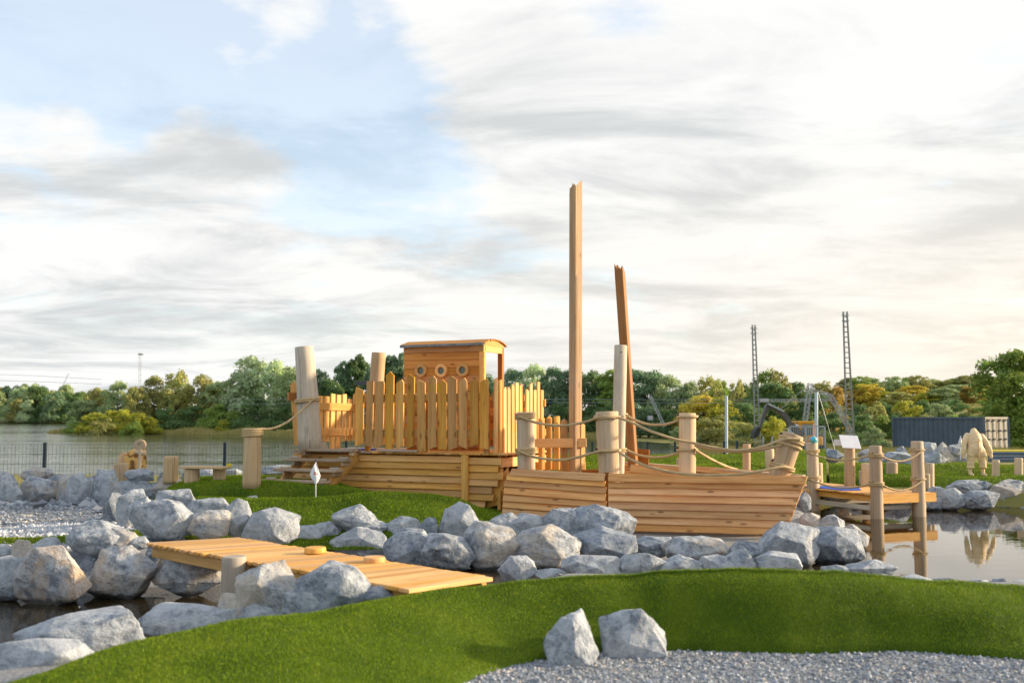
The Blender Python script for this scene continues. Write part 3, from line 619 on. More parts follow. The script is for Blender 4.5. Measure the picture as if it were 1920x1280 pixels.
ROWS = [
 # place, zb, dmin, dmax, [(x0,y0,x1,y1,tone)]
 ('in the bank behind the left gravel', .46, 13.4, 18.6, [(-25,883,37,947,'g'),(38,892,112,943,'t'),(45,875,100,900,'t'),(84,890,122,915,'b'),(110,888,141,943,'t'),(124,887,166,948,'l'),
   (155,931,178,951,'b'),(177,881,224,950,'g'),(163,892,184,932,'b'),(196,924,228,977,'d'),(209,897,286,938,'l'),(236,878,286,900,'g'),(224,917,279,984,'l'),(241,931,293,990,'g'),
   (281,893,345,935,'t'),(248,936,362,1006,'l'),(297,917,371,972,'d'),(356,933,434,978,'g'),(357,957,429,1003,'t'),(422,935,473,997,'g'),(455,929,489,958,'t'),(461,953,554,1013,'g'),
   (112,925,128,944,'b'),(186,900,206,940,'g'),(270,905,300,935,'b'),(430,930,460,955,'b')]),
 ('along the water left of the footbridge', .02, 11.0, 12.4, [(14,1012,75,1076,'t'),(57,1008,128,1072,'g'),(133,977,254,1035,'g'),(-14,1043,53,1117,'g'),(29,1022,168,1124,'o'),(167,1024,288,1112,'t'),
   (285,1038,413,1108,'n'),(188,991,256,1034,'t'),(236,1006,280,1030,'g'),(152,1034,184,1080,'d'),(276,1019,311,1064,'d'),(-30,1020,20,1060,'g')]),
 ('on the near bank behind the turf', .08, 6.6, 8.3, [(38,1146,276,1240,'l'),(266,1135,449,1200,'l'),(-30,1198,172,1300,'l'),(446,1057,564,1156,'t'),(412,1112,470,1160,'t'),(558,1053,693,1138,'b'),(523,1103,632,1156,'g'),(435,1117,530,1172,'l'),(380,1139,449,1180,'l'),(680,1099,750,1128,'d')]),
 ('along the water below the ship', .02, 12.6, 14.4, [(628,946,702,990,'g'),(592,977,638,1010,'g'),(546,985,632,1036,'g'),(647,971,724,1004,'b'),(624,988,727,1046,'g'),(721,968,790,1014,'g'),(786,970,819,1010,'b'),
   (725,992,815,1060,'b'),(825,942,898,1010,'l'),(791,1001,885,1064,'d'),(874,978,971,1061,'t'),(913,961,979,1020,'g'),(971,985,1082,1060,'t'),(961,963,1020,998,'g'),(1022,953,1087,1014,'b'),
   (1071,946,1185,1020,'b'),(1079,988,1187,1055,'b'),(1188,1006,1258,1046,'b'),(1250,1006,1366,1052,'t'),(1364,1013,1448,1051,'d'),(1426,979,1532,1053,'l'),(1513,988,1613,1050,'b'),(850,1015,885,1060,'d'),(475,1005,552,1032,'l')]),
 ('piled around the bow tip', .15, 15.5, 17.5, [(1500,961,1541,996,'t'),(1533,965,1582,996,'g'),(1577,983,1627,1026,'t'),(1484,950,1505,982,'g'),(1493,921,1520,957,'d')]),
 ('peeping over the foreground turf crest', .0, 10.4, 11.6, [(938,1042,1002,1090,'l'),(1060,1041,1176,1082,'l'),(1168,1036,1246,1080,'l'),(1236,1041,1320,1080,'l'),(1311,1040,1385,1080,'l'),(1361,1028,1420,1078,'b'),(1418,1035,1495,1078,'l'),
   (1541,1058,1593,1086,'g'),(1589,1052,1674,1086,'g'),(1622,1071,1668,1092,'l'),(1806,1086,1862,1106,'g'),(1860,1084,1897,1106,'l'),(1895,1087,1935,1106,'g'),(1746,1083,1793,1101,'d'),(1000,1066,1064,1086,'g'),(1668,1078,1746,1098,'l')]),
 ('on the far bank right of the pier', .02, 21.0, 23.3, [(1726,929,1763,953,'b'),(1740,912,1771,934,'g'),(1761,915,1813,953,'g'),(1788,899,1836,926,'g'),(1803,919,1867,953,'b'),(1829,915,1872,940,'t'),(1830,901,1856,918,'b'),(1851,899,1914,944,'t'),(1895,900,1916,920,'b'),(1909,905,1944,934,'g'),(1774,907,1793,920,'g')]),
 ('in the shade under the pier', .02, 23.0, 24.6, [(1541,918,1572,942,'g'),(1564,918,1598,942,'t'),(1598,920,1632,942,'d'),(1648,920,1702,945,'d'),(1510,912,1540,942,'d')]),
 ('heaped behind the turf before the container', .55, 28.5, 31.0, [(1680,836,1700,856,'g'),(1728,828,1757,852,'g'),(1752,829,1790,872,'t'),(1725,845,1771,876,'l'),(1654,847,1702,874,'g'),(1610,853,1634,874,'g'),(1780,832,1806,852,'t'),(1791,849,1815,868,'g'),(1545,841,1579,864,'b'),(1905,845,1930,862,'g'),(1612,841,1656,858,'t'),(1700,852,1728,876,'g'),(1500,848,1524,866,'g')]),
 ('behind the bench near the lakeside fence', .45, 19.0, 23.5, [(488,872,562,892,'b'),(374,878,406,900,'l'),(338,884,372,905,'g'),(424,879,452,893,'g'),(296,884,312,905,'d')]),
]
def boulder(x0, y0, x1, y1, d, tone, seed, deep=0.8, sub=4, label='', group=None):
    a, b = P(x0, (y0+y1)/2, d), P(x1, (y0+y1)/2, d); top, bot = P((x0+x1)/2, y0, d), P((x0+x1)/2, y1, d)
    w, h = (b.x-a.x)/2, (top.z-bot.z)/2; dp = deep*max(w*0.8, h*0.8)
    v, f = rock_shape(seed, sub)
    h2 = h*1.22; v = v*np.array([w*1.17, dp, h2])
    c = Vector(((a.x+b.x)/2*(1+dp*0.35/d), d+dp*0.35, top.z-h2+h*.04))
    me = mesh_np('boulder', v+np.array([0, 0, h2]), f, True); me.materials.append(M_ROCK)
    o = bpy.data.objects.new('boulder', me); COL.objects.link(o); o.location = (c.x, c.y, c.z-h2)
    j = 1+random.uniform(-0.12, 0.12); o.color = (*[min(1, q*j) for q in TONES[tone]], 1)
    return tag(o, label, 'boulder', group)
sd = 100
for place, zb, dmin, dmax, lst in ROWS:
    order = sorted(range(len(lst)), key=lambda q: lst[q][0]+lst[q][2]); rank = {q: k for k, q in enumerate(order)}
    for q, (x0, y0, x1, y1, tone) in enumerate(lst):
        sd += 1; d = min(dmax, max(dmin, (EYE-zb)*FPX/(y1-HORIZON)))
        boulder(x0, y0, x1, y1, d, tone, sd, sub=4 if (x1-x0) > 45 else 3, label=f'{TWORD[tone]} boulder, {ORD[rank[q]]} from the left {place}', group='boulders '+place)
boulder(1026, 1150, 1116, 1268, 6.98, 'l', 905, 0.9, 5, 'tall pale grey boulder with a slanting left side standing on the foreground gravel', 'pair of boulders on the gravel')
boulder(1132, 1143, 1240, 1238, 7.22, 'l', 917, 0.9, 5, 'broad rounded grey boulder right of the slanting one on the foreground gravel', 'pair of boulders on the gravel')
# ------------------------------------------------------------------ the wooden ship: stern
U = Vector((0.908, -0.419, 0)).normalized(); V = Vector((0.419, 0.908, 0)).normalized(); ZUP = Vector((0, 0, 1))
AR = Vector((-0.14, 17.0, 0)); AL = AR-U*4.37                    # front wall, right and left end
DECK = 1.385; BEAM = 2.0
stern = root('ship_stern', (AR+AL)/2+V*BEAM/2+ZUP*0.45, 'wooden play ship stern with picket railing, cabin, three portholes and stairs', 'play ship', 'halves of the broken play ship')
def S(u, v, z): return AL+U*u+V*v+ZUP*z                          # u along the hull from its left end, v inward from the front wall
def clapboards(parent, L, Rr, ztop, n, h, mat, out, endL=None, endR=None, name='hull_plank', t=0.028):
    """overlapping boards; endL / endR(i) give how far each board's end moves inward"""
    L, Rr = Vector(L), Vector(Rr); d = (Rr-L).normalized(); ln = (Rr-L).length
    for i in range(n):
        zt = ztop-i*h; zb = zt-h*1.14
        a = L+d*((endL(i) if endL else 0)+random.uniform(0, .008)); b = L+d*(ln-(endR(i) if endR else 0)-random.uniform(0, .008))
        mid = ZUP*((zt+zb)/2)+out*(0.012+random.uniform(-.003, .003))
        nrm = out*math.cos(0.16)-ZUP*math.sin(-0.16)*1.0
        nrm = (out+ZUP*0.30).normalized()
        dz = random.uniform(-.004, .004)
        plank(name, a+mid+ZUP*dz, b+mid+ZUP*random.uniform(-.004, .004), h*1.0, t, nrm, mat, parent)
rag = [0.0, .05, -.03, .06, .17, .13, .30, .34]
clapboards(stern, AL, AL+U*3.62, DECK-.02, 8, 0.118, W_HULL, -V)
clapboards(stern, AL+U*3.70, AR-U*.02, DECK-.04, 8, 0.122, W_HULL, -V, endR=lambda i: rag[i]+.02)
plank('corner_post', S(3.66, -.055, .50), S(3.66, -.055, DECK-.01), .125, .06, -V, W_HULL, stern)
clapboards(stern, AL+V*BEAM, AR+V*BEAM, DECK-.02, 8, 0.118, W_HULL, V)
clapboards(stern, AL, AL+V*BEAM, DECK-.02, 8, 0.118, W_HULL, -U)
# broken right end: sunlight on the framing is put into its golden colour
plank('deck_beam', S(4.30, .02, DECK-.13), S(4.30, BEAM-.05, DECK-.13), .16, .06, U, W_NEW_OR_SUNLIT, stern)
for v in (.12, 1.0, 1.85): plank('rib', S(4.25, v, .45), S(4.25, v, DECK-.22), .12, .06, U, W_NEW_OR_SUNLIT, stern)
plank('broken_board', S(4.10, .06, .62), S(4.32, .10, .98), .16, .03, -V, W_NEW_OR_SUNLIT, stern, 0.1, 0.12)
plank('broken_board', S(4.0, .10, .55), S(4.26, .08, .62), .14, .03, -V, W_NEW_OR_SUNLIT, stern, 0.05, 0.1)
plank('broken_board', S(4.16, .14, .86), S(4.40, .12, 1.10), .11, .03, -V, W_NEW_OR_SUNLIT, stern, 0.05, 0.1)
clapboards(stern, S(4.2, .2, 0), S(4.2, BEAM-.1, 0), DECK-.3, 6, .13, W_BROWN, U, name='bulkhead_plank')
# deck boards run across the ship
nb = 30
for k in range(nb):
    u = (k+.5)*4.42/nb; plank('deck_board', S(u, -.06-random.uniform(0, .03), DECK+.012+random.uniform(-.003, .003)), S(u, BEAM+.03, DECK+.012), 4.42/nb-.008, .034, ZUP, W_TREAD if k < 12 else W_HULL, stern)
# pickets
def picket(parent, foot, top, w, t, face, mat, peak, low=0.0, name='picket'):
    """pointed board; peak -1..1 moves the point sideways, low slants the lower end"""
    foot, top = Vector(foot), Vector(top); L = (top-foot).length; h = w*0.42; pk = peak*w*0.5
    out = [(0 + max(0, low)*w*.5, -w/2), (L-h*(1.0 if peak > -.9 else .15), -w/2), (L, pk*-1), (L-h*(1.0 if peak < .9 else .15), w/2), (0+max(0, -low)*w*.5, w/2)]
    if abs(low) > 1: out = out[:1]+out[1:]+[(-w*.25, 0)]
    return prism(name, out, t, frame(foot, top-foot, face), mat, parent)
FR = [(668, 683, 725, 836, -.8, .5), (687, 700, 714, 838, -.9, -.5), (705, 720, 714, 840, .9, .6), (724, 739, 696, 841, 0, 0), (744, 757.5, 711, 841, .5, .6), (764, 777, 701, 841, -.6, .7), (783, 798, 711, 847, -.7, -.4),
      (803, 818, 704, 843, .3, .7), (822, 838, 711, 842, 0, 0), (842, 858, 704, 844, -.3, .6), (862, 877, 708, 841, .4, -.8), (882, 898, 708, 837, .6, .5), (902, 917, 709, 842, .8, -.3)]
def on_front(px, v=-.10):
    """u of the front wall (offset v) seen at pixel column px"""
    lo, hi = -1.0, 6.0
    for _ in range(40):
        m = (lo+hi)/2; p = S(m, v, 0); (lo, hi) = (m, hi) if 960+FPX*p.x/p.y < px else (lo, m)
    return lo
for x0, x1, y0, y1, pk, lw in FR:
    u0, u1 = on_front(x0), on_front(x1); u = (u0+u1)/2; p = S(u, -.10, 0); d = p.y
    zt = P(960, y0, d).z; zb = P(960, y1, d).z
    picket(stern, S(u+random.uniform(-.01, .01), -.10, zb), S(u+random.uniform(-.015, .015), -.10, zt), (u1-u0)*.98, .03, -V, W_PICK, pk, lw)
for z in (1.75, 2.38): plank('rail', S(on_front(672), -.062, z), S(4.10, -.062, z), .14, .04, -V, W_PICK, stern)
for u in (on_front(690, -.02), on_front(800, -.02), 4.05): plank('rail_post', S(u, -.005, DECK), S(u, -.005, 2.45), .09, .07, -V, W_CAB, stern)
# right side rail, facing the sun, with sunlight in its brighter picket colour
for k in range(12):
    v = .04+k*.172; zt = 2.66+random.uniform(-.10, .08)-(.03 if k > 6 else 0)
    picket(stern, S(4.20+(.0 if k < 7 else .05), v, DECK-.02+random.uniform(-.06, .03)), S(4.20+(.0 if k < 7 else .05), v+random.uniform(-.01, .01), zt), .118, .03, U, W_NEW_OR_SUNLIT, random.choice((-.9, -.5, .6, .9)), random.choice((-.6, .6)))
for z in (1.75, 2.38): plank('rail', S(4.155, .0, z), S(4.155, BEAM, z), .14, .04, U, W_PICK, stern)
# stern transom rail, sun on its inner face put into the golden colour
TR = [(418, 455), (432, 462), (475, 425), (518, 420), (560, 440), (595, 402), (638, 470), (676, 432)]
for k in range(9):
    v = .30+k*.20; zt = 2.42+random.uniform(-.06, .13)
    picket(stern, S(.10, v, DECK+.17+(.0 if k not in (4, 5) else -.14)), S(.10, v, zt), .135, .03, U, W_NEW_OR_SUNLIT, random.choice((-.9, -.4, .4, .9)), 0)
for z in (1.74, 2.24): plank('rail', S(.135, -.05, z), S(.135, BEAM+.05, z), .15, .04, U, W_NEW_OR_SUNLIT, stern)
# leaning outer picket with its projecting rail end, left of the big post
picket(stern, P(559, 834, 18.85), P(551, 714, 18.85), .16, .04, Vector((-.5, -1, 0)), W_PICK, 0, 0)
plank('rail', P(540, 743, 18.75), P(575, 743, 18.95), .15, .09, -V, W_BROWN, stern)
# back rail
for k in range(18):
    picket(stern, S(.35+k*.215, BEAM+.03, DECK+.1), S(.35+k*.215, BEAM+.03, 2.42+random.uniform(-.08, .08)), .15, .03, V, W_NEW_OR_SUNLIT, random.choice((-.8, .8)), 0)
for z in (1.75, 2.3): plank('rail', S(.1, BEAM, z), S(4.3, BEAM, z), .14, .04, V, W_PICK, stern)
# big leaning logs
log('corner_log', P(582, 842, 18.55), P(570, 650, 18.55), .225, .175, W_GREY, stern, bend=-.03)
log('corner_log', P(703, 760, 20.5), P(710, 661, 20.5), .155, .145, W_YLOG, stern)
log('deck_stub', S(.62, .0, DECK+.01), S(.60, .0, DECK+.17), .13, .12, W_LOG, stern)
rbox('slate_panel', P(665, 722, 19.6), P(700, 714, 19.6)+Vector((0, .02, .0)), M_SLATE, stern, .005)
# cabin
CF = 1.10                                                        # front wall of the cabin, distance v
CU1 = 4.02; CU0 = CU1-1.72; CD = .86; CT = 3.32
def col_u(px, v):
    lo, hi = -1.0, 6.5
    for _ in range(40):
        m = (lo+hi)/2; p = S(m, v, 0); (lo, hi) = (m, hi) if 960+FPX*p.x/p.y < px else (lo, m)
    return lo
CU0, CU1 = col_u(757, CF), col_u(908, CF)
dC = S(CU1, CF, 0).y; CT = P(908, 646, dC).z
bh = .165; nbd = int((CT-DECK)/bh)
cz = CT
for k, h in enumerate([.125, .14, .15, .14, .15, .15, .15, .15, .15, .15, .15, .15, .15]):
    if cz-h < DECK: break
    plank('cabin_board', S(CU0+random.uniform(-.004, .004), CF-(.012 if k == 0 else 0), cz-h/2), S(CU1, CF-(.012 if k == 0 else 0), cz-h/2), h-.004, .03, -V, W_CAB, stern)
    if k > 6: plank('cabin_board', S(CU0, CF+CD, cz-h/2), S(CU1, CF+CD, cz-h/2), h-.004, .03, V, W_CAB, stern)
    if k < 9: plank('cabin_board', S(CU0+.02, CF+.03, cz-h/2), S(CU0+.02, CF+CD-.03, cz-h/2), h-.004, .03, -U, W_CAB, stern)
    cz -= h
for v in (CF+.03, CF+CD-.04):
    plank('cabin_post', S(CU1-.05, v, DECK), S(CU1-.05, v, CT-.01), .095, .095, U, W_NEW_OR_SUNLIT if v < CF+.2 else W_BROWN, stern)
plank('cabin_lintel', S(CU1-.02, CF+.02, CT-.05), S(CU1-.02, CF+CD-.03, CT-.05), .15, .035, U, W_NEW_OR_SUNLIT, stern)
plank('gap_backing', S((CU0+CU1)/2, CF+.032, DECK+.02), S((CU0+CU1)/2, CF+.032, CT-.02), CU1-CU0-.12, .02, V, W_CAB, stern)  # added board behind the wall, blocks bright sky in the gaps
# arched plank roof
roof = link('roof', mesh_py('roof', *[[(0, 0, 0), (0.01, 0, 0), (0, .01, 0)], [(0, 1, 2)]]), W_CAB, stern, Matrix.Translation(S((CU0+CU1)/2, CF+CD/2, CT)))
na = 9
for k in range(na):
    a = (k+.5)/na; v0 = CF-.06+a*(CD+.12); z = CT+.02+.10*math.sin(math.pi*a)**.8; sl = math.cos(math.pi*a)*.34
    nrm = (ZUP-V*(sl)).normalized()
    plank('roof_board', S(CU0-.05+random.uniform(-.02, .02), v0, z), S(CU1+.05+random.uniform(-.02, .02), v0, z), .135, .026, nrm, W_CAB, roof)
plank('roof_edge', S(CU0-.04, CF-.07, CT+.012), S(CU1+.02, CF-.07, CT+.012), .05, .05, -V, M_FELT, stern)
arch = [(-.02, 0), (CD+.02, 0)]+[((1-a)*(CD), .02+.10*math.sin(math.pi*a)**.8) for a in np.linspace(.0, 1, 10)]
prism('gable', arch, .03, frame(S(CU1-.01, CF, CT-.01), V, -U if V.cross(ZUP).dot(U) < 0 else U), W_NEW_OR_SUNLIT, stern)  # sun-side gable has the sunlight in its golden colour
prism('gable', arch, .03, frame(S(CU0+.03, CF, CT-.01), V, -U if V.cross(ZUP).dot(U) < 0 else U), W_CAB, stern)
def ring_np(c, ax, up, R0, r0, t, n=28):
    ax = Vector(ax).normalized(); x = Vector(up).cross(ax).normalized(); y = ax.cross(x); v = []
    for k in range(n):
        a = 2*math.pi*k/n; e = x*math.cos(a)+y*math.sin(a)
        for (r, h) in ((r0, 0), (r0, t*.85), (r0+.012, t), (R0-.012, t), (R0, t*.85), (R0, 0)): v.append(Vector(c)+e*r+ax*h)
    f = [(k*6+i, k*6+(i+1) % 6, ((k+1) % n)*6+(i+1) % 6, ((k+1) % n)*6+i) for k in range(n) for i in range(6)]
    return np.array([tuple(p) for p in v]), np.array(f)
def disc(name, c, ax, r, t, mat, parent, n=24):
    ax = Vector(ax).normalized(); x = ax.orthogonal().normalized(); y = ax.cross(x); v = [Vector(c)+(x*math.cos(6.2832*k/n)+y*math.sin(6.2832*k/n))*r+ax*h for h in (0, t) for k in range(n)]
    return centred(name, [tuple(p) for p in v], [tuple(range(n-1, -1, -1)), tuple(range(n, 2*n))]+[(k, (k+1) % n, n+(k+1) % n, n+k) for k in range(n)], mat, parent)
M_PORT = plain('porthole_glass', (0.06, 0.085, 0.06), 0.04, 0, 0.4, 14, 0.9)
for px, py in ((791, 695), (829, 695), (869, 694)):
    u = col_u(px, CF); z = P(px, py, S(u, CF, 0).y).z; c = S(u, CF-.016, z)
    v, f = ring_np(c, -V, ZUP, .126, .068, .05); ring = centred('porthole', v, f, W_NEW_OR_SUNLIT, stern)
    disc('pane', c-V*-.012-V*.02, -V, .068, .006, M_PORT, ring)
# stairs at the left
stair = link('stairs', mesh_py('stairs', [(0, 0, 0), (.01, 0, 0), (0, .01, 0)], [(0, 1, 2)]), W_TREAD, stern, Matrix.Translation(S(.7, -.5, .75)))
TRD = [(562, 671, 843.5, 0.10), (542, 655, 862, -.20), (524, 639, 881, -.50), (499, 615, 902, -.80)]
tread_pts = []
for k, (x0, x1, y, v) in enumerate(TRD):
    v = -.16-k*.29; u0, u1 = col_u(x0, v), col_u(x1, v); z = P(960, y, S((u0+u1)/2, v, 0).y).z
    plank('tread', S(u0, v, z), S(u1, v, z), .27, .045, ZUP, W_TREAD, stair); tread_pts.append((u0, u1, v, z))
for side in (0, 1):
    a = tread_pts[0]; b = tread_pts[-1]; ua = (a[0]+.10, a[1]-.05)[side]; ub = (b[0]+.25, b[1]-.05)[side]
    dirv = (S(ub, b[2], b[3])-S(ua, a[2], a[3]))
    plank('stringer', S(ua, a[2]+.10, a[3]-.10), S(ua, a[2]+.10, a[3]-.10)+dirv*1.18, .17, .05, U, W_HULL, stair)
    for k, q in enumerate(tread_pts):
        uu = (q[0]+.20, q[1]-.06)[side]
        plank('bracket', S(uu, q[2]-.11, q[3]-.05), S(uu, q[2]+.12, q[3]-.05), .05, .09, ZUP, W_TREAD, stair)
        rbox('end_cap', S(uu-.09, q[2]-.10, q[3]+.024), S(uu-.09, q[2]-.10, q[3]+.024)+Vector((.17, .10, .035)), W_GREY, stair, .01)
# white flag cloth items on deck left out of sight of the rail: small pale bench board with blue mat
rbox('blue_mat', S(.9, .25, DECK+.035), S(.9, .25, DECK+.035)+Vector((.62, .25, .02)), M_BLUE, stern, .006)
plank('deck_edge_board', S(1.95, -.09, DECK+.05), S(2.75, -.09, DECK+.05), .09, .03, ZUP, W_GREY, stern)

# ------------------------------------------------------------------ the wooden ship: bow
bow = root('ship_bow', (2.6, 16.6, .15), 'wooden play ship bow with clapboard hull, rope-wound posts and two broken masts', 'play ship', 'halves of the broken play ship')
def board_px(name, a, b, w, t, out, mat, parent, s0=0., s1=0.): return plank(name, a, b, w, t, (out+ZUP*.42), mat, parent, s0, s1)
# short tilted section
oB1 = (P(1137, 900, 15.92)-P(945, 890, 16.6)); oB1.z = 0; oB1 = Vector((oB1.y, -oB1.x, 0)).normalized()
LE = [(955, 874), (952, 891), (946, 902), (945, 914), (944, 929), (943, 941), (942.5, 952), (943, 964)]
for i in range(7):
    # lines of the lower edges: left y and right y
    yl = 876+[9, 19, 30, 43, 57, 69, 82][i]; yr = 888+[7, 19, 31, 44.5, 57.5, 71, 84][i]
    x0 = [957, 950, 946, 945, 943.5, 943, 942][i]; hw = [.135, .10, .115, .13, .12, .125, .13][i]
    a = P(x0, yl, 16.6); b = P([1134, 1135, 1137, 1136, 1137, 1136, 1137][i], yr, 15.93)
    board_px('hull_plank', a+oB1*random.uniform(-.004, .006), b+oB1*random.uniform(-.004, .006), hw*.95, .030, oB1, W_BOW, bow, .03 if i == 0 else 0, 0)
# long section
oB2 = Vector((-.196, -.98, 0)).normalized()
for i in range(8):
    yl = [895, 909, 920, 933, 947, 960, 974, 988][i]; yr = [900.5, 913.5, 926, 940.5, 955, 969, 983, 996][i]
    xr = [1512, 1506, 1502, 1496, 1490, 1484, 1477, 1468][i]; hw = [.145, .10, .118, .122, .122, .125, .125, .12][i]
    a = P(1140.5, yl, 15.92); b = P(xr, yr, 15.3)
    board_px('hull_plank', a+oB2*random.uniform(-.004, .006), b+oB2*random.uniform(-.004, .006), hw*.92, .030, oB2, W_BOW, bow, 0, .05)
inA = P(1139, 930, 15.97)
plank('frame_post', P(1138, 985, 16.0), P(1138, 885, 16.0), .08, .06, oB2, W_BROWN, bow)
# far bulwark converging on the stem, its lit inner face coloured in as golden lining
F0, F1 = P(1172, 868, 17.9), P(1508, 894, 15.42)
oF = (F1-F0); oF = Vector((oF.y, -oF.x, 0)).normalized()
for i in range(8):
    zz_ = i*.12
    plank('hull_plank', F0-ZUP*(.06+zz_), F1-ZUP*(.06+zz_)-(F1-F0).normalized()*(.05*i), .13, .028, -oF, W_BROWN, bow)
for i in range(3): plank('inner_lining', F0+oF*.03-ZUP*(.055+i*.125), F1+oF*.03-ZUP*(.055+i*.125)-(F1-F0).normalized()*.5, .12, .022, oF, W_NEW_OR_SUNLIT, bow)
plank('gunwale', F0+ZUP*.015, F1+ZUP*.015, .09, .03, ZUP, W_LOG, bow)
plank('gunwale', P(1142, 889.5, 15.97), P(1511, 893.5, 15.36), .07, .026, ZUP, W_BOW, bow)
plank('stem', P(1473, 990, 15.34), P(1508, 893, 15.34), .09, .07, (1, -.3, 0), W_BOW, bow)
# back of the middle section and inner boards
plank('bulwark_board', P(1000, 873, 17.7), P(1098, 873, 17.5), .14, .03, -V, W_NEW_OR_SUNLIT, bow)
B0, B1_ = P(985, 880, 18.0), P(1175, 874, 17.9)
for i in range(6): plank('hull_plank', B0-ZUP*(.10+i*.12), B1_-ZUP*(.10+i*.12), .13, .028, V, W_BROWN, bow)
nd = 26
for k in range(nd):
    a = (k+.5)/nd; p0 = P(950, 0, 16.75).lerp(P(1480, 0, 15.5), a); p1 = B0.lerp(F1, min(1, a*1.0)); p0.z = p1.z = .82
    L = (p1-p0).length
    if L > .25: plank('deck_board', p0+(p1-p0).normalized()*.06, p1-(p1-p0).normalized()*.08, .155, .03, ZUP, W_HULL, bow)
plank('cross_plank', P(1182, 876, 16.9), P(1222, 876, 17.2), .02, .30, (0, -1, 0), W_BROWN, bow)
plank('stub_board', P(1193, 856, 17.4), P(1217, 858, 17.3), .28, .03, (-.2, -1, 0), W_BROWN, bow)
plank('sloping_board', P(1182, 878, 16.6), P(1290, 886, 16.3), .14, .03, (-.1, -1, .3), W_NEW_OR_SUNLIT, bow)
plank('sloping_board', P(1290, 878, 16.8), P(1440, 889, 16.0), .10, .03, (-.1, -1, .3), W_BOW, bow)
# fence panel on the bow
PK = [(425, 480, 205, 1), (497, 545, 185, 0), (562, 615, 188, .9), (625, 683, 212, 0), (800, 838, 250, -.5), (700, 745, 180, 0)]
for u0, u1, v0, pk in PK:
    x0, x1, y0 = 920+u0/4.741, 920+u1/4.741, 740+v0/4.741; d = 17.45-(x0-1010)*.002
    picket(bow, P((x0+x1)/2, 880, d), P((x0+x1)/2, y0, d), (x1-x0)*d/FPX*1.1, .03, Vector((.55, -.84, 0)), W_NEW_OR_SUNLIT, pk, 0)
plank('rail', P(991, 831, 17.2), P(1099.5, 829.5, 17.25), .155, .04, (.45, -.9, 0), W_NEW_OR_SUNLIT, bow)
# masts
def mast(name, a, b, w, mat, yaw, jag, parent):
    a, b = Vector(a), Vector(b); M = frame(a, b-a, Vector((math.sin(yaw), -math.cos(yaw), 0))); L = (b-a).length
    c = w*.06; h = w/2; ring = [(-h+c, -h), (0-.006, -h), (0, -h+.012), (.006, -h), (h-c, -h), (h, -h+c), (h, -.006), (h-.01, 0), (h, .006), (h, h-c), (h-c, h), (.0, h), (-h+c, h), (-h, h-c), (-h, 0), (-h, -h+c)]
    n = len(ring); v = []; rows = 8
    for r in range(rows):
        for k, (y, z) in enumerate(ring): v.append(M @ Vector(((L-.25)*r/(rows-1), y, z)))
    for k, (y, z) in enumerate(ring): v.append(M @ Vector((L-.25+jag[k % len(jag)], y*.96, z*.96)))
    v.append(M @ Vector((L-.18, 0, 0)))
    f = [(r*n+k, r*n+(k+1) % n, (r+1)*n+(k+1) % n, (r+1)*n+k) for r in range(rows) for k in range(n)]
    f += [(rows*n+k, rows*n+(k+1) % n, len(v)-1) for k in range(n)]
    Mi = M.inverted(); me = mesh_py(name, [Mi @ p for p in v], f)
    bm = bmesh.new(); bm.from_mesh(me); bmesh.ops.recalc_face_normals(bm, faces=bm.faces[:]); bm.to_mesh(me); bm.free()
    return link(name, me, mat, parent, M)
W_MAST = wood('mast_timber', (0.56, 0.36, 0.165), (0.70, 0.49, 0.26), (0.33, 0.18, 0.065), weather=.2, streak=.5)
mast('mast', P(1078.5, 890, 17.3)-ZUP*.2, P(1079.5, 338, 17.3), .168, W_MAST, R(38), [.17, .22, .15, .10, .12, .09, .14, .19, .13, .16, .11, .20, .24, .25, .21, .18], bow)
mast('leaning_mast', P(1187, 868, 17.2)-ZUP*.05, P(1161, 493, 17.2), .15, W_BROWN, R(-24), [.10, .20, .06, .16, .24, .22, .20, .08, .14, .25, .21, .12, .08, .2, .15, .09], bow)
# posts
BP = {}
def bpost(key, bx, by, tx, ty, wb, wt, d, mat, name='post', bend=0):
    a, b = P(bx, by, d), P(tx, ty, d); BP[key] = (a, b, wb*d/FPX/2, wt*d/FPX/2)
    return log(name, a-(b-a).normalized()*.35, b, wb*d/FPX/2, wt*d/FPX/2, mat, bow, bend=bend)
bpost('b1', 987, 880, 985, 772, 32, 33, 16.75, W_LOG)
bpost('b2', 1142, 886, 1138, 771, 38, 43, 16.15, W_LOG)
bpost('b3', 1158, 882, 1164, 647, 25, 24, 16.75, W_GREY, 'tall_post', bend=.05)
bpost('b4', 1288, 886, 1289, 774, 31, 32, 15.95, W_YLOG)
bpost('b5', 1400, 884, 1400, 832, 13.5, 14.5, 17.0, W_YLOG)
bpost('b6', 1461, 892, 1487, 814, 38, 40, 15.6, W_YLOG)
disc('bolt', P(1165, 660, 16.60), (0, -1, 0), .012, .01, M_BLACK, bow)
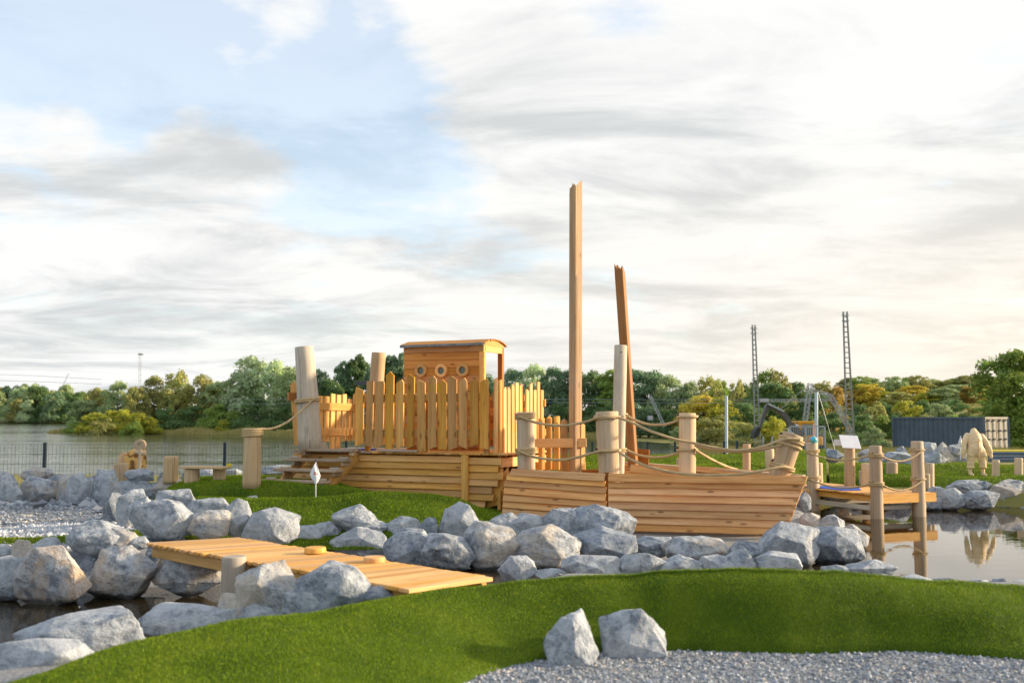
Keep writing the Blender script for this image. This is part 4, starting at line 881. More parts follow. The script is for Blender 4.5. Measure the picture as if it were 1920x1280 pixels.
# ------------------------------------------------------------------ ropes
def wrap_np(post, t, turns, pitch, rr=.0205, start=0.0):
    a, b, r0, r1 = post; ax = (b-a).normalized(); x = ax.orthogonal().normalized(); y = ax.cross(x); c = a.lerp(b, t); r = (r0+(r1-r0)*t)*1.02+rr*.8
    n = int(30*turns); pts = []
    for k in range(n+1):
        w = 2*math.pi*turns*k/n+start; pts.append(c+(x*math.cos(w)+y*math.sin(w))*r+ax*(pitch*(turns*k/n-turns/2)))
    return tube_np([tuple(p) for p in pts], rr, 9, 3, 60)
def swag_np(pts, rr=.0205, n=60):
    p = np.array([tuple(P(*q)) for q in pts]); return tube_np(catmull(p, n), rr, 9, 3, 60)
def rope(label, parts, group='ropes strung between the posts'):
    v, f = join(parts); return tag(centred('rope', v, f, M_ROPE, None, True), label, 'rope', group)
rope('upper rope hanging between the two left bow posts', [wrap_np(BP['b1'], .93, 3, .034), swag_np([(972, 780, 16.58), (1010, 793, 16.5), (1052, 797.5, 16.35), (1092, 792, 16.2), (1122, 782, 16.0), (1140, 781, 15.95), (1160, 782.5, 16.0)]), wrap_np(BP['b2'], .90, 1.5, .034)])
rope('lower rope hanging between the two left bow posts', [wrap_np(BP['b1'], .32, 3, .034), swag_np([(972, 845, 16.58), (1005, 857, 16.5), (1050, 862, 16.35), (1090, 855, 16.2), (1122, 846, 15.98), (1140, 845, 15.95), (1160, 843, 16.0)]), wrap_np(BP['b2'], .36, 1.4, .034)])
rope('upper rope from the tall grey post to the square-topped bow post', [wrap_np(BP['b3'], .435, 2, .034), swag_np([(1174, 778, 16.6), (1190, 787, 16.5), (1215, 795, 16.3), (1240, 796, 16.2), (1260, 792, 16.05), (1274, 786, 15.95)]), wrap_np(BP['b4'], .94, 1.3, .034)])
rope('lower rope from the tall grey post to the square-topped bow post', [wrap_np(BP['b3'], .16, 2, .034), swag_np([(1174, 843, 16.6), (1195, 852, 16.5), (1225, 857, 16.3), (1250, 855, 16.1), (1274, 848, 15.95)]), wrap_np(BP['b4'], .385, 1.3, .034)])
rope('long rope sloping from a bow post across to the leaning bow post', [swag_np([(1160, 782.5, 16.0), (1185, 792, 15.9), (1220, 808, 15.8), (1262, 822, 15.75), (1300, 830, 15.73), (1340, 839, 15.65), (1385, 844, 15.55), (1430, 837, 15.45), (1470, 823, 15.4), (1500, 824, 15.4)], n=90), wrap_np(BP['b6'], .86, 2.4, .036), wrap_np(BP['b6'], .72, 1.1, .036)])
rope('second rope from the square-topped post to the leaning bow post', [swag_np([(1302, 835, 15.8), (1340, 843, 15.75), (1385, 847, 15.65), (1430, 842, 15.55), (1466, 834, 15.5)])])
rope('lowest rope sagging along the bow gunwale to the leaning post', [swag_np([(1160, 847, 15.98), (1185, 862, 15.9), (1225, 877, 15.75), (1275, 887, 15.55), (1330, 890, 15.4), (1385, 888.5, 15.3), (1430, 882, 15.3), (1465, 875, 15.36), (1486, 879, 15.45)], n=90), wrap_np(BP['b6'], .22, 2.4, .036)])
rope('slack rope dropping from the square-topped post to the deck', [swag_np([(1302, 842, 15.8), (1325, 856, 16), (1355, 871, 16.4), (1385, 881, 16.8), (1410, 884, 17)])])

# ------------------------------------------------------------------ left side: bollard, bench, stumps, anchor, flag
bl = log('bollard', P(472, 915, 17.0), P(474, 803, 17.0), .156, .142, W_YLOG)
tag(bl, 'tall pale log bollard with rope coils, left of the ship stairs', 'bollard')
bolt = (P(472, 915, 17.0), P(474, 803, 17.0), .156, .142)
cl = (P(582, 842, 18.55), P(570, 650, 18.55), .225, .175)
rope('rope from the left bollard up to the grey corner log', [wrap_np(bolt, .93, 4, .032), swag_np([(490, 804, 16.95), (510, 803, 17.2), (535, 793, 17.7), (558, 776, 18.1), (578, 757, 18.3), (591, 747, 18.33)]), wrap_np(cl, .475, 2.2, .034)])
bench = root('log_bench', P(385, 908, 18.0), 'low plank bench on two log stumps on the turf', 'bench')
plank('seat', P(345, 875.5, 18.0), P(426, 876.5, 17.8), .30, .04, ZUP, W_YLOG, bench)
for px, w in ((360, 29), (411, 25)): log('leg', P(px, 915, 18.0), P(px, 878.5, 18.0), w*18/FPX/2, w*17/FPX/2, W_YLOG, bench)
tag(log('log_stump', P(320, 905, 18.6), P(321, 855, 18.6), .14, .13, W_YLOG), 'upright log stump standing left of the plank bench', 'stump', 'stumps')
tag(log('log_stump', P(227, 905, 18.9), P(227, 868, 18.9), .135, .13, W_YLOG), 'short log stump in front of the carved anchor', 'stump', 'stumps')
anc = root('anchor_sculpture', P(255, 905, 19.4), 'wooden anchor leaning on a half-barked timber slab', 'sculpture')
Mb = frame(P(252, 905, 19.6), ZUP, (.35, -1, 0))
prism('slab', [(0, -.20), (.40, -.22), (.62, -.20), (.72, -.06), (.62, .10), (.55, .19), (0, .21)], .18, Mb, M_SLAB, anc)
prism('slab_back', [(0, -.05), (.52, -.06), (.62, .12), (.5, .2), (0, .2)], .1, frame(P(240, 905, 19.75), ZUP, (.35, -1, 0)), W_YLOG, anc)
v, f = ring_np(P(264, 834, 19.36), (.1, -1, .05), ZUP, .110, .03, .085); centred('ring', v, f, W_LOG, anc)
log('shank', P(258, 905, 19.3), P(264, 842, 19.27), .034, .034, W_LOG, anc)
log('stock', P(252, 846, 19.27), P(273, 850, 19.30), .040, .040, W_LOG, anc)
prism('arm', [(-.20, .12), (-.12, .02), (0, -.05), (.12, .02), (.20, .12), (.12, .08), (0, .03), (-.12, .08)], .07, frame(P(258, 900, 19.38), (1, .1, 0), (0, -1, 0)), W_YLOG, anc)
def flag(px, yb, yt, d, s, label):
    r = root('golf_flag', P(px, yb, d), label, 'flag', 'putting green flags')
    v, f = tube_np([tuple(P(px, yb+4, d)), tuple(P(px, (yt+yb)/2, d)), tuple(P(px, yt, d))], .009 if s > .9 else .012, 8); centred('pole', v, f, M_WHITE, r, True)
    n = 9; V_, F_ = [], []
    for i in range(n):
        for j in range(n):
            a, b = i/(n-1), j/(n-1)
            x = -.085+.17*a; z = .245*b+(-.07*(1-abs(2*a-1.15))*(1-b)) ; z = z-(.03*a*(1-b)); x *= (1-.80*max(0, b-.35)/.65)*(.55+.45*min(1, b/.3))
            V_.append(Vector((x*s, (.02*math.sin(a*7+b*2)-.012)*s, (z-.25)*s)))
    top = P(px, yt+3, d)+Vector((-.005, -.012, 0))
    F_ = [(i*n+j, (i+1)*n+j, (i+1)*n+j+1, i*n+j+1) for i in range(n-1) for j in range(n-1)]
    c = centred('cloth', [tuple(top+q) for q in V_], F_, M_WHITE, r, True)
    m = c.modifiers.new('thickness', 'SOLIDIFY'); m.thickness = .004
    rbox('tip', P(px, yt, d)-Vector((.012, .012, .0))*s, P(px, yt, d)+Vector((.012, .012, .035))*s, M_PURPLE, r, .006)
    if s > .9:
        for (x, z, w, h) in ((-.02, -.150, .05, .010), (-.015, -.168, .07, .010), (.0, -.135, .02, .018)):
            q = top+Vector((x, -.040, z)); rbox('print', q, q+Vector((w, .004, h)), M_RED, c, .001)
    return r
flag(592, 931, 866, 15.9, 1.0, 'small white flag with a red print on the turf mound by the stairs')
flag(1801, 858, 817, 30.5, .9, 'tiny white flag on a pole beside the carved figure')
tag(rbox('yellow_marker', P(424, 876, 19.6), P(434, 869, 19.6)+Vector((0, .06, 0)), M_BRIGHTYEL, None, .01), 'small bright yellow marker at the foot of a fence post', 'marker')

# ------------------------------------------------------------------ footbridge
br = root('footbridge', P(560, 1060, 10.2)-ZUP*.1, 'golden plank footbridge crossing the narrow pond channel', 'bridge')
NL, NR, FL, FR_ = P(768, 1104, 8.05), P(926, 1081, 8.72), P(272, 1017, 11.75), P(446, 1007, 12.25)
nb = 36
for k in range(nb):
    t = (k+.5)/nb; a, b = NL.lerp(FL, t), NR.lerp(FR_, t); dx = (b-a).normalized(); j0, j1 = random.uniform(-.015, .025), random.uniform(-.015, .02)
    pitch = ((NL-FL).length+(NR-FR_).length)/2/nb
    plank('board', a-dx*j0-ZUP*.018, b+dx*j1-ZUP*(.018+random.uniform(-.002, .002)), pitch-.006+(.006 if k % 3 else 0), .036, ZUP, W_NEW_OR_SUNLIT, br)
for t in (.10, .88):
    a, b = NL.lerp(NR, t), FL.lerp(FR_, t); plank('beam', a-ZUP*.105, b-ZUP*.105, .06, .13, ZUP, W_NEW_OR_SUNLIT, br)
log('pile', P(438, 1150, 9.95), P(439, 1042, 9.95), .13, .118, W_GREY, br)
log('pile', P(640, 1130, 10.7), P(640, 1052, 10.7), .12, .12, W_GREY, br)
for px, py, d in ((591, 1033, 10.55), (702, 1051, 9.80)): log('post_top', P(px, py+2, d), P(px, py-8, d), 20.5*d/FPX, 20*d/FPX, W_NEW_OR_SUNLIT, br)

# ------------------------------------------------------------------ pier on the right
pier = root('pier', (7.6, 21.2, 0), 'small golden timber pier standing in the pond right of the bow', 'pier')
E1, E2, B_ = Vector((.925, .38, 0)), Vector((-.38, .925, 0)), Vector((7.36, 20.28, 0))
def Q(a, b, z): return B_+E1*a+E2*b+ZUP*z
DZ = .47
for k in range(24):
    b = .04+k*.150; plank('board', Q(-.08+random.uniform(-.015, .015), b, DZ+random.uniform(-.002, .002)), Q(1.42+random.uniform(-.015, .015), b, DZ), .143, .034, ZUP, W_NEW_OR_SUNLIT, pier)
plank('fascia', Q(-.02, -.06, DZ-.08), Q(1.50, -.06, DZ-.08), .19, .05, -E2, W_NEW_OR_SUNLIT, pier)
for a in (.05, .7, 1.35): plank('joist', Q(a, .0, DZ-.09), Q(a, 3.6, DZ-.09), .06, .12, ZUP, W_NEW_OR_SUNLIT, pier)
plank('brace', Q(-.1, 1.85, .18), Q(1.5, 1.85, .18), .10, .05, -E2, W_GREY, pier); plank('brace', Q(-.06, .1, .20), Q(-.06, 1.9, .20), .10, .05, -E1, W_GREY, pier)
plank('brace', Q(0, .12, .20), Q(1.4, .12, .20), .10, .05, -E2, W_GREY, pier)
PP = {}
def ppost(key, a, b, zt, r, lean=(0, 0)):
    p0, p1 = Q(a, b, -.45), Q(a+lean[0], b+lean[1], zt); PP[key] = (p0, p1, r, r*.94); return log('pile', p0, p1, r*1.02, r*.94, W_LOG, pier)
ppost('f', 0.0, 0.0, 1.46, .128); ppost('r', 1.12, .02, 1.54, .130); ppost('l', -.02, 1.9, 1.48, .135, (-.02, 0)); ppost('lb', -.05, 3.4, 1.30, .11); ppost('rb', 1.42, 3.5, .95, .11); ppost('rm', 1.50, 1.95, 1.0, .12)
plank('access_board', Q(-1.3, 2.3, DZ-.02), Q(-.1, 2.2, DZ-.02), .5, .04, ZUP, W_GREY, pier); plank('access_beam', Q(-.75, 1.9, DZ-.06), Q(-.1, 1.9, DZ-.06), .12, .06, -E2, W_NEW_OR_SUNLIT, pier)
mat_ = [Q(.02, 1.0, 0), Q(.45, .95, 0), Q(.95, 1.6, 0), Q(.5, 2.2, 0), Q(.02, 2.3, 0)]
gv_ = [(p.x, p.y, DZ+.021) for p in mat_]+[(p.x, p.y, DZ+.033) for p in mat_]
tag(centred('blue_mat', gv_, [(4, 3, 2, 1, 0), (5, 6, 7, 8, 9)]+[(k, (k+1) % 5, 5+(k+1) % 5, 5+k) for k in range(5)], M_BLUE), 'bright blue mat lying on the pier deck', 'mat')
def pp(key, t): a, b, r, _ = PP[key]; return a.lerp(b, t)
def pswag(k0, t0, k1, t1, sag, off):
    a, b = pp(k0, t0)+off, pp(k1, t1)+off; pts = []
    for s in np.linspace(0, 1, 24): p = a.lerp(b, s)-ZUP*sag*4*s*(1-s); pts.append(tuple(p))
    return tube_np(pts, .018, 9, 3, 60)
offc = -E1*.06-E2*.13
for (t, nm) in ((.90, 'upper'), (.60, 'lower')):
    rope(f'{nm} rope on the pier between its left and front piles', [wrap_np(PP['l'], t, 2, .036, .018), pswag('l', t, 'f', t, .14, -E1*.14), wrap_np(PP['f'], t, 2.5, .036, .018)])
    rope(f'{nm} rope on the pier between its front and right piles', [pswag('f', t, 'r', t+.01, .17, -E2*.14), wrap_np(PP['r'], t+.01, 1.5, .036, .018)])
# lectern style notice board on a post
sg = root('notice_board', P(1593, 905, 22.8), 'white slanted notice board on a log post behind the pier', 'sign')
log('post', P(1593, 930, 22.8), P(1593, 838, 22.8), .125, .115, W_YLOG, sg)
a, b = P(1576, 827, 22.6), P(1611, 829, 22.6); plank('panel', a, b, .40, .02, (0.05, -.72, .70), M_WHITE, sg)
rbox('side_panel', P(1564, 835, 22.9), P(1577, 823.5, 22.9)+Vector((0, .02, 0)), M_WHITE, sg, .004)
v, f = ICO[3]; c = P(1525.5, 824, 21.9)
tag(link('ball', mesh_np('ball', v*.078, f, True), M_BALL, None, Matrix.Translation(c)), 'turquoise ball on top of the left pier pile', 'ball')
k = 0
STM = [(1672, 890, 866, 21, 26.0, 'square-cut stump on the turf behind the pier'), (1618, 904, 882, 15, 25.0, 'low stump left of the pier walkway'), (1743, 912, 868, 17, 24.4, 'stump standing at the right end of the pier'),
       (1867, 889, 862, 14, 25.6, 'left of two slim stumps right of the carved figure'), (1910, 886, 858, 15, 25.6, 'right of two slim stumps right of the carved figure'), (1273, 872, 859, 10, 22.5, 'tiny stump on the fairway behind the bow'), (1737, 912, 888, 13, 24.0, 'lowest stump beside the pier end')]
for px, yb, yt, w, d, lb in STM: tag(log('log_stump', P(px, yb+6, d), P(px, yt, d), w*d/FPX/2, w*d/FPX/2*.96, W_LOG), lb, 'stump', 'stumps')

# ------------------------------------------------------------------ carved figure
st = root('carved_figure', P(1831, 892, 25.8), 'headless wooden figure carved in coat and breeches, seen from behind', 'statue')
def sp(x, y, z): o = P(1831, 891, 25.8); return (o.x+x, o.y+y, o.z+z)
parts = []
def limb(pts, rad, flat=1.0):
    n = 16; p = catmull(np.array([sp(*q) for q in pts]), n); r = np.interp(np.linspace(0, 1, n), np.linspace(0, 1, len(rad)), rad)
    vv, ff = ICO[3]
    for c, q in zip(p, r): parts.append((vv*q*np.array([1, flat, 1])+c, ff))
limb([(-.01, -.05, .66), (-.01, -.02, .74), (.0, .0, .86), (.01, .05, 1.00), (.03, .13, 1.13)], [.200, .190, .180, .150, .085], .60)
limb([(-.10, -.06, .62), (-.15, -.08, .54)], [.13, .085], .6); limb([(.10, -.06, .62), (.16, -.08, .54)], [.13, .085], .6)
limb([(-.12, -.01, .56), (-.145, -.02, .36), (-.15, -.01, .25)], [.105, .092, .085]); limb([(.13, .0, .56), (.16, -.01, .36), (.17, .0, .25)], [.105, .092, .085])
limb([(-.15, .0, .22), (-.155, .01, .10), (-.15, -.01, .0)], [.046, .052, .040]); limb([(.17, .01, .22), (.175, .02, .10), (.175, .0, .0)], [.046, .052, .040])
limb([(-.15, .0, .02), (-.155, -.10, .015)], [.05, .04]); limb([(.175, .0, .02), (.18, -.10, .015)], [.05, .04])
limb([(-.17, .07, 1.02), (-.275, .02, .86), (-.325, -.04, .66), (-.335, -.03, .54)], [.075, .072, .064, .06]); limb([(.20, .07, 1.0), (.285, .02, .84), (.345, -.03, .66), (.36, -.02, .57)], [.075, .072, .064, .06])
limb([(-.335, -.03, .52), (-.335, -.05, .45)], [.045, .035]); limb([(.365, -.02, .55), (.38, -.04, .47)], [.048, .036])
v, f = join(parts); body = centred('body', v, f, M_STATUE, st, True)
rm = body.modifiers.new('fuse', 'REMESH'); rm.mode = 'VOXEL'; rm.voxel_size = .015; rm.use_smooth_shade = True
tx = bpy.data.textures.new('chisel', 'CLOUDS'); tx.noise_scale = .06
dm = body.modifiers.new('chisel', 'DISPLACE'); dm.texture = tx; dm.strength = .020; dm.mid_level = .5
for x in (-.15, .165): 
    v, f = ring_np(sp(x, -.01, .20), (0, 0, 1), (0, 1, 0), .098, .05, .035); centred('breeches_cuff', v, f, M_STATUE, st)
v, f = bar_np(sp(.0, -.185, .40), sp(.0, -.165, .95), .02, .02); centred('coat_seam', v, f, M_STATUE, st)

# ------------------------------------------------------------------ mesh fences
def fence(label, pts, ztop, zbot, dv, group, mat=M_DARKPOST):
    a0 = Vector((*pts[0][:2], zbot)); r = root('mesh_fence', a0, label, 'fence', group)
    for k, (x, y) in enumerate(pts):
        v, f = bar_np((x, y, zbot-.3), (x, y, ztop+.04), .06, .06); centred('post', v, f, mat, r)
    for (x0, y0), (x1, y1) in zip(pts[:-1], pts[1:]):
        L = math.hypot(x1-x0, y1-y0); n = int(L/dv); pr = []
        for k in range(1, n):
            t = k/n; x, y = x0+(x1-x0)*t, y0+(y1-y0)*t; pr.append(bar_np((x, y, zbot), (x, y, ztop), .0038))
        m = int((ztop-zbot)/.2)+1
        for k in range(m):
            z = ztop-k*.2; pr.append(bar_np((x0, y0+.01, z), (x1, y1+.01, z), .005))
        v, f = join(pr); o = centred('mesh_panel', v, f, M_GALV if mat is not M_DARKPOST else M_DARKPOST, r); o['kind'] = 'stuff'
    return r
fl = [P(px, 800, d) for px, d in ((-240, 20.5), (86, 20.5), (423, 20.6), (650, 22.5), (880, 26), (1010, 28.5))]
fence('dark wire mesh fence along the lake on the left', [(p.x, p.y) for p in fl], 1.48, .52, .075, 'mesh fences')
fr = [P(px, 800, d) for px, d in ((1010, 29), (1110, 30), (1213, 30), (1265, 30), (1357, 31), (1381, 31), (1462, 33))]
fence('dark wire mesh fence behind the bow fairway', [(p.x, p.y) for p in fr], 1.28, .45, .075, 'mesh fences')
gt = root('steel_gate', P(1495, 855, 33), 'pale steel gate with bars in front of the excavator', 'gate')
g0, g1 = P(1464, 0, 33), P(1527, 0, 33); zt, zb = P(0, 799, 33).z, .55
for nm, a, b in (('frame_bar', (g0, zt), (g1, zt)), ('frame_bar', (g0, zb), (g1, zb)), ('frame_bar', (g0, zb), (g0, zt)), ('frame_bar', (g1, zb), (g1, zt)), ('frame_bar', (g0.lerp(g1, .45), zb), (g0.lerp(g1, .45), zt))):
    bar(nm, (a[0].x, a[0].y, a[1]), (b[0].x, b[0].y, b[1]), .045, .045, M_GALV, gt)
pr = [bar_np((g0.x+(g1.x-g0.x)*t, 33.02, zb), (g0.x+(g1.x-g0.x)*t, 33.02, zt), .012) for t in np.linspace(.05, .95, 16)]
v, f = join(pr); centred('wire_infill', v, f, M_GALV, gt)['kind'] = 'stuff'
for px in (1431, 1448): tag(bar('fence_stake', P(px, 860, 33), P(px, 818, 33), .05, .05, M_GALV), 'pale steel stake, '+('left' if px < 1440 else 'right')+' of two before the lattice mast', 'post', 'steel stakes')

# ------------------------------------------------------------------ poles, lattice masts, excavator, container
def pole(px, yt, yb, w, d, label):
    v, f = tube_np([tuple(P(px, yb, d)), tuple(P(px, (yb+yt)/2, d)), tuple(P(px, yt, d))], w*d/FPX/2, 12); v = np.concatenate([v]); tag(centred('steel_pole', v, f, M_POLE, None, True), label, 'pole', 'steel poles')
pole(1362, 742, 862, 5.5, 45, 'pale blue steel pole standing behind the bow fence'); pole(1530.5, 735, 845, 6.5, 48, 'pale blue steel pole beside the excavator cab')
def lattice(px_t, yt, px_b, yb, wt, wb, d, rungs, label, arms=True):
    a, b = P(px_b, yb, d), P(px_t, yt, d); r = root('lattice_mast', a, label, 'mast', 'lattice masts')
    s0, s1 = wb*d/FPX/2, wt*d/FPX/2
    for sx in (-1, 1):
        for sy in (-1, 1):
            p, q = a+Vector((sx*s0, sy*.06, 0)), b+Vector((sx*s1, sy*.06, 0)); v, f = bar_np(p, q, .055, .055); centred('leg', v, f, M_MASTST, r)
    for k in range(1, rungs):
        t = k/rungs; c = a.lerp(b, t); s = s0+(s1-s0)*t
        v, f = join([bar_np(c+Vector((-s, sy*.06, 0)), c+Vector((s, sy*.06, 0)), .05) for sy in (-1, 1)]); centred('rung', v, f, M_MASTST, r)
    if arms:
        for t in (.972, .93):
            c = a.lerp(b, t); v, f = bar_np(c-Vector((.22, 0, 0)), c+Vector((.22, 0, 0)), .05); centred('cross_arm', v, f, M_GALV, r)
    return r
lattice(1413, 609, 1420.5, 835, 5, 10, 62, 24, 'shorter grey lattice mast left of the excavator')
lattice(1584.5, 584, 1595, 835, 7, 14, 60, 26, 'tallest grey lattice mast right of the excavator')
def truss(pts, w, d0, label, bays):
    a, b = P(*pts[0], d0), P(*pts[1], d0); ax = (b-a).normalized(); n = ax.cross(Vector((0, 1, 0))).normalized(); s = w*d0/FPX/2
    r = root('lattice_boom', min((a, b), key=lambda q: q.z), label, 'lattice', 'cable tower trusses')
    for sgn in (-1, 1):
        for yy in (-s, s): v, f = bar_np(a+n*s*sgn+Vector((0, yy, 0)), b+n*s*sgn+Vector((0, yy, 0)), .04); centred('chord', v, f, M_GALV, r)
    pr = []
    for k in range(bays):
        p, q = a.lerp(b, k/bays), a.lerp(b, (k+1)/bays); sg_ = 1 if k % 2 else -1
        for yy in (-s, s): pr.append(bar_np(p+n*s*sg_+Vector((0, yy, 0)), q-n*s*sg_+Vector((0, yy, 0)), .022))
    v, f = join(pr); centred('web', v, f, M_GALV, r); return r
truss([(1508, 800), (1519, 718)], 7, 64, 'left leaning leg of the lattice cable tower', 10)
truss([(1608, 830), (1556, 740)], 7, 64, 'right leaning leg of the lattice cable tower', 14)
truss([(1519, 731), (1557, 741)], 5, 64, 'short sloping top beam of the lattice cable tower', 7)
truss([(1426, 751), (1558, 749)], 4, 66, 'long level lattice beam behind the excavator arm', 22)
rbox_ = rbox('lamp_box', P(1424, 754, 62), P(1441, 747, 62)+Vector((0, .3, 0)), M_GALV, None, .03); tag(rbox_, 'grey box hanging at the left end of the level lattice beam', 'box')
truss([(1246, 800), (1219, 742)], 4, 70, 'thin lattice boom in front of the trees behind the bow', 9)
tag(rbox('work_basket', P(1215, 788, 70), P(1224, 779, 70)+Vector((0, .3, 0)), M_GALV, None, .05), 'small pale basket hanging from the thin lattice boom', 'basket')
def wire(pts, rr, label):
    p = np.array([tuple(P(*q)) for q in pts]); v, f = tube_np(catmull(p, 40), rr, 6); tag(centred('cable', v, f, M_GALV, None, True), label, 'cable', 'overhead cables')
wire([(430, 749, 90), (900, 748, 75), (1240, 749, 66), (1426, 750, 62)], .012, 'upper overhead cable crossing in front of the trees')
wire([(430, 757, 90), (900, 754, 75), (1240, 755, 66), (1426, 755, 62)], .012, 'lower overhead cable crossing in front of the trees')
wire([(1455, 774, 60), (1500, 735, 60), (1519, 718, 60)], .015, 'stay cable rising to the top of the cable tower')
wire([(1534, 735, 48), (1550, 790, 48), (1565, 842, 48)], .012, 'blue-grey stay cable right of the pole')
wire([(-60, 700, 330), (60, 704, 330), (190, 711, 330)], .06, 'upper far power line at the left edge')
wire([(-60, 712, 330), (60, 715, 330), (190, 720, 330)], .06, 'lower far power line at the left edge')
ex = root('excavator', P(1500, 850, 55), 'yellow excavator with white cab side and folded dark arm', 'excavator')
def epx(x, y, dy=0): return P(x, y, 55+dy)
def ebox(nm, x0, y0, x1, y1, dep, mat, off=0, bev=.05):
    a, b = epx(x0, y1), epx(x1, y0); return rbox(nm, (a.x, 55+off, a.z), (b.x, 55+off+dep, b.z), mat, ex, bev)
ebox('cab', 1497, 790, 1528, 828, 1.4, M_YEL, 0, .10)
ebox('cab_window', 1504, 795, 1524, 815, .05, M_GLASS, -.04, .02); ebox('cab_side', 1488, 795, 1498, 820, 1.2, M_WHITE, -.02, .1); ebox('cab_roof', 1494, 789, 1529, 793, 1.5, M_YEL, -.06, .05)
ebox('body', 1490, 818, 1545, 836, 2.2, M_YEL, .1, .1); ebox('counterweight', 1528, 812, 1550, 836, 2.0, M_ARM, .2, .12)
for o_ in (-.3, 2.0): 
    a = epx(1485, 846); b = epx(1548, 834); rbox('track', (a.x, 55+o_, a.z), (b.x, 55+o_+.5, b.z), M_BLACK, ex, .16)
def earm(nm, pts, wd, mat): 
    c = [epx(*q) for q in pts]; pr = []
    Mx = frame(c[0], c[-1]-c[0], (0, -1, 0)); o = [(Mx.inverted() @ q) for q in c]
    prism(nm, [(q.x, q.y) for q in o], wd, Mx, mat, ex)
earm('boom', [(1500, 822), (1478, 800), (1472, 786), (1462, 776), (1438, 760), (1441, 755), (1466, 768), (1476, 778), (1482, 790), (1508, 812)][::-1], .45, M_ARM)
earm('stick', [(1440, 755), (1445, 760), (1436, 778), (1424, 806), (1421, 806), (1428, 780), (1434, 762)], .32, M_ARM)
earm('bucket', [(1424, 802), (1420, 816), (1410, 822), (1412, 810), (1419, 800)], .8, M_BLACK)
bar('hydraulic_ram', epx(1441, 757, -.3), epx(1470, 771, -.3), .09, .09, M_GALV, ex)
# container
ct = root('shipping_container', P(1846, 843, 62), 'dark blue-grey corrugated shipping container with a sunlit door end', 'container')
cN = P(1846, 843, 62); zT = P(1846, 781.5, 62).z; zB = cN.z-.1; sd_ = Vector((-.5, .866, 0)); ed = Vector((.866, .5, 0))
CL, CW = 6.75, 2.44
def corr(p0, d, L, out, z0, z1, pitch, dep, nm, mat):
    n = int(L/pitch); prof = []
    for k in range(n):
        x = k*L/n; w = L/n; prof += [(x, 0), (x+w*.30, 0), (x+w*.5, -dep), (x+w*.80, -dep)]
    prof.append((L, 0)); V_ = []
    for x, o in prof:
        q = p0+d*x+out*o; V_ += [(q.x, q.y, z0), (q.x, q.y, z1)]
    return centred(nm, V_, [(2*i, 2*i+2, 2*i+3, 2*i+1) for i in range(len(prof)-1)], mat, ct)
c0 = Vector((cN.x, cN.y, 0)); oS = -ed; oE = -sd_
corr(c0+sd_*.1, sd_, CL-.2, oS, zB+.12, zT-.1, .36, .07, 'side_panel', M_NAVY)
corr(c0+ed*CW+sd_*.1, sd_, CL-.2, -oS, zB+.12, zT-.1, .36, .07, 'side_panel', M_NAVY)
corr(c0+sd_*CL+ed*.1, ed, CW-.2, sd_, zB+.12, zT-.1, .36, .05, 'back_panel', M_NAVY)
for (p, q) in ((c0, c0+sd_*CL), (c0+ed*CW, c0+ed*CW+sd_*CL), (c0, c0+ed*CW), (c0+sd_*CL, c0+sd_*CL+ed*CW)):
    end = abs((q-p).normalized().dot(ed)) > .9 and p == c0
    for z in (zB+.06, zT-.05): bar('frame_rail', (p.x, p.y, z), (q.x, q.y, z), .12, .12, M_NAVY_SUNLIT if end else M_NAVY, ct)
for p in (c0, c0+ed*CW, c0+sd_*CL, c0+sd_*CL+ed*CW): bar('corner_post', (p.x, p.y, zB), (p.x, p.y, zT), .15, .15, M_NAVY, ct)
rf = [c0, c0+ed*CW, c0+ed*CW+sd_*CL, c0+sd_*CL]; centred('roof', [(p.x, p.y, zT-.06) for p in rf]+[(p.x, p.y, zT-.02) for p in rf], [(3, 2, 1, 0), (4, 5, 6, 7)]+[(k, (k+1) % 4, 4+(k+1) % 4, 4+k) for k in range(4)], M_NAVY, ct)
for s in (0, 1):
    a = c0+ed*(.1+s*1.13)+oE*.0; b = a+ed*1.10
    dr = plank('door', (a+b)/2+ZUP*(zB+.14), (a+b)/2+ZUP*(zT-.12), 1.08, .06, oE, M_NAVY_SUNLIT, ct)
    for t in (.25, .72):
        p = a.lerp(b, t)+oE*.07; v, f = tube_np([(p.x, p.y, zB+.15), (p.x, p.y, (zB+zT)/2), (p.x, p.y, zT-.12)], .025, 8); centred('lock_rod', v, f, M_GALV, dr, True)
        for z in (.35, .6, .9): q = p+ZUP*(zB+(zT-zB)*z); rbox('lock_bracket', q-Vector((.09, .05, .05)), q+Vector((.09, .05, .05)), M_ARM, dr, .01)
# low terrace right of the figure
bt = root('terrace_steps', P(1885, 870, 28.2), 'dark timber steps with a yellow edge right of the carved figure', 'steps')
for k, (y, m) in enumerate(((863, M_NAVY), (857, M_NAVY), (850, M_NAVY))): plank('step', P(1857, y, 28+k*.3), P(1925, y, 28+k*.3), .30, .09, ZUP, m, bt)
plank('edge_board', P(1857, 845, 29.2), P(1930, 845, 29.2), .5, .05, ZUP, M_BRIGHTYEL, bt)
# far left pylon mast and crane
far_mast = lattice(262.5, 660, 262, 790, 3, 4.2, 300, 12, 'thin far lattice mast with a platform rising above the left trees', False)
rbox('platform', P(258.5, 665, 300), P(267, 663, 300)+Vector((0, 1, 0)), M_ARM, far_mast, .05)
truss([(114, 730), (129, 700)], 1.6, 420, 'faint far crane jib slanting above the left woods', 8)
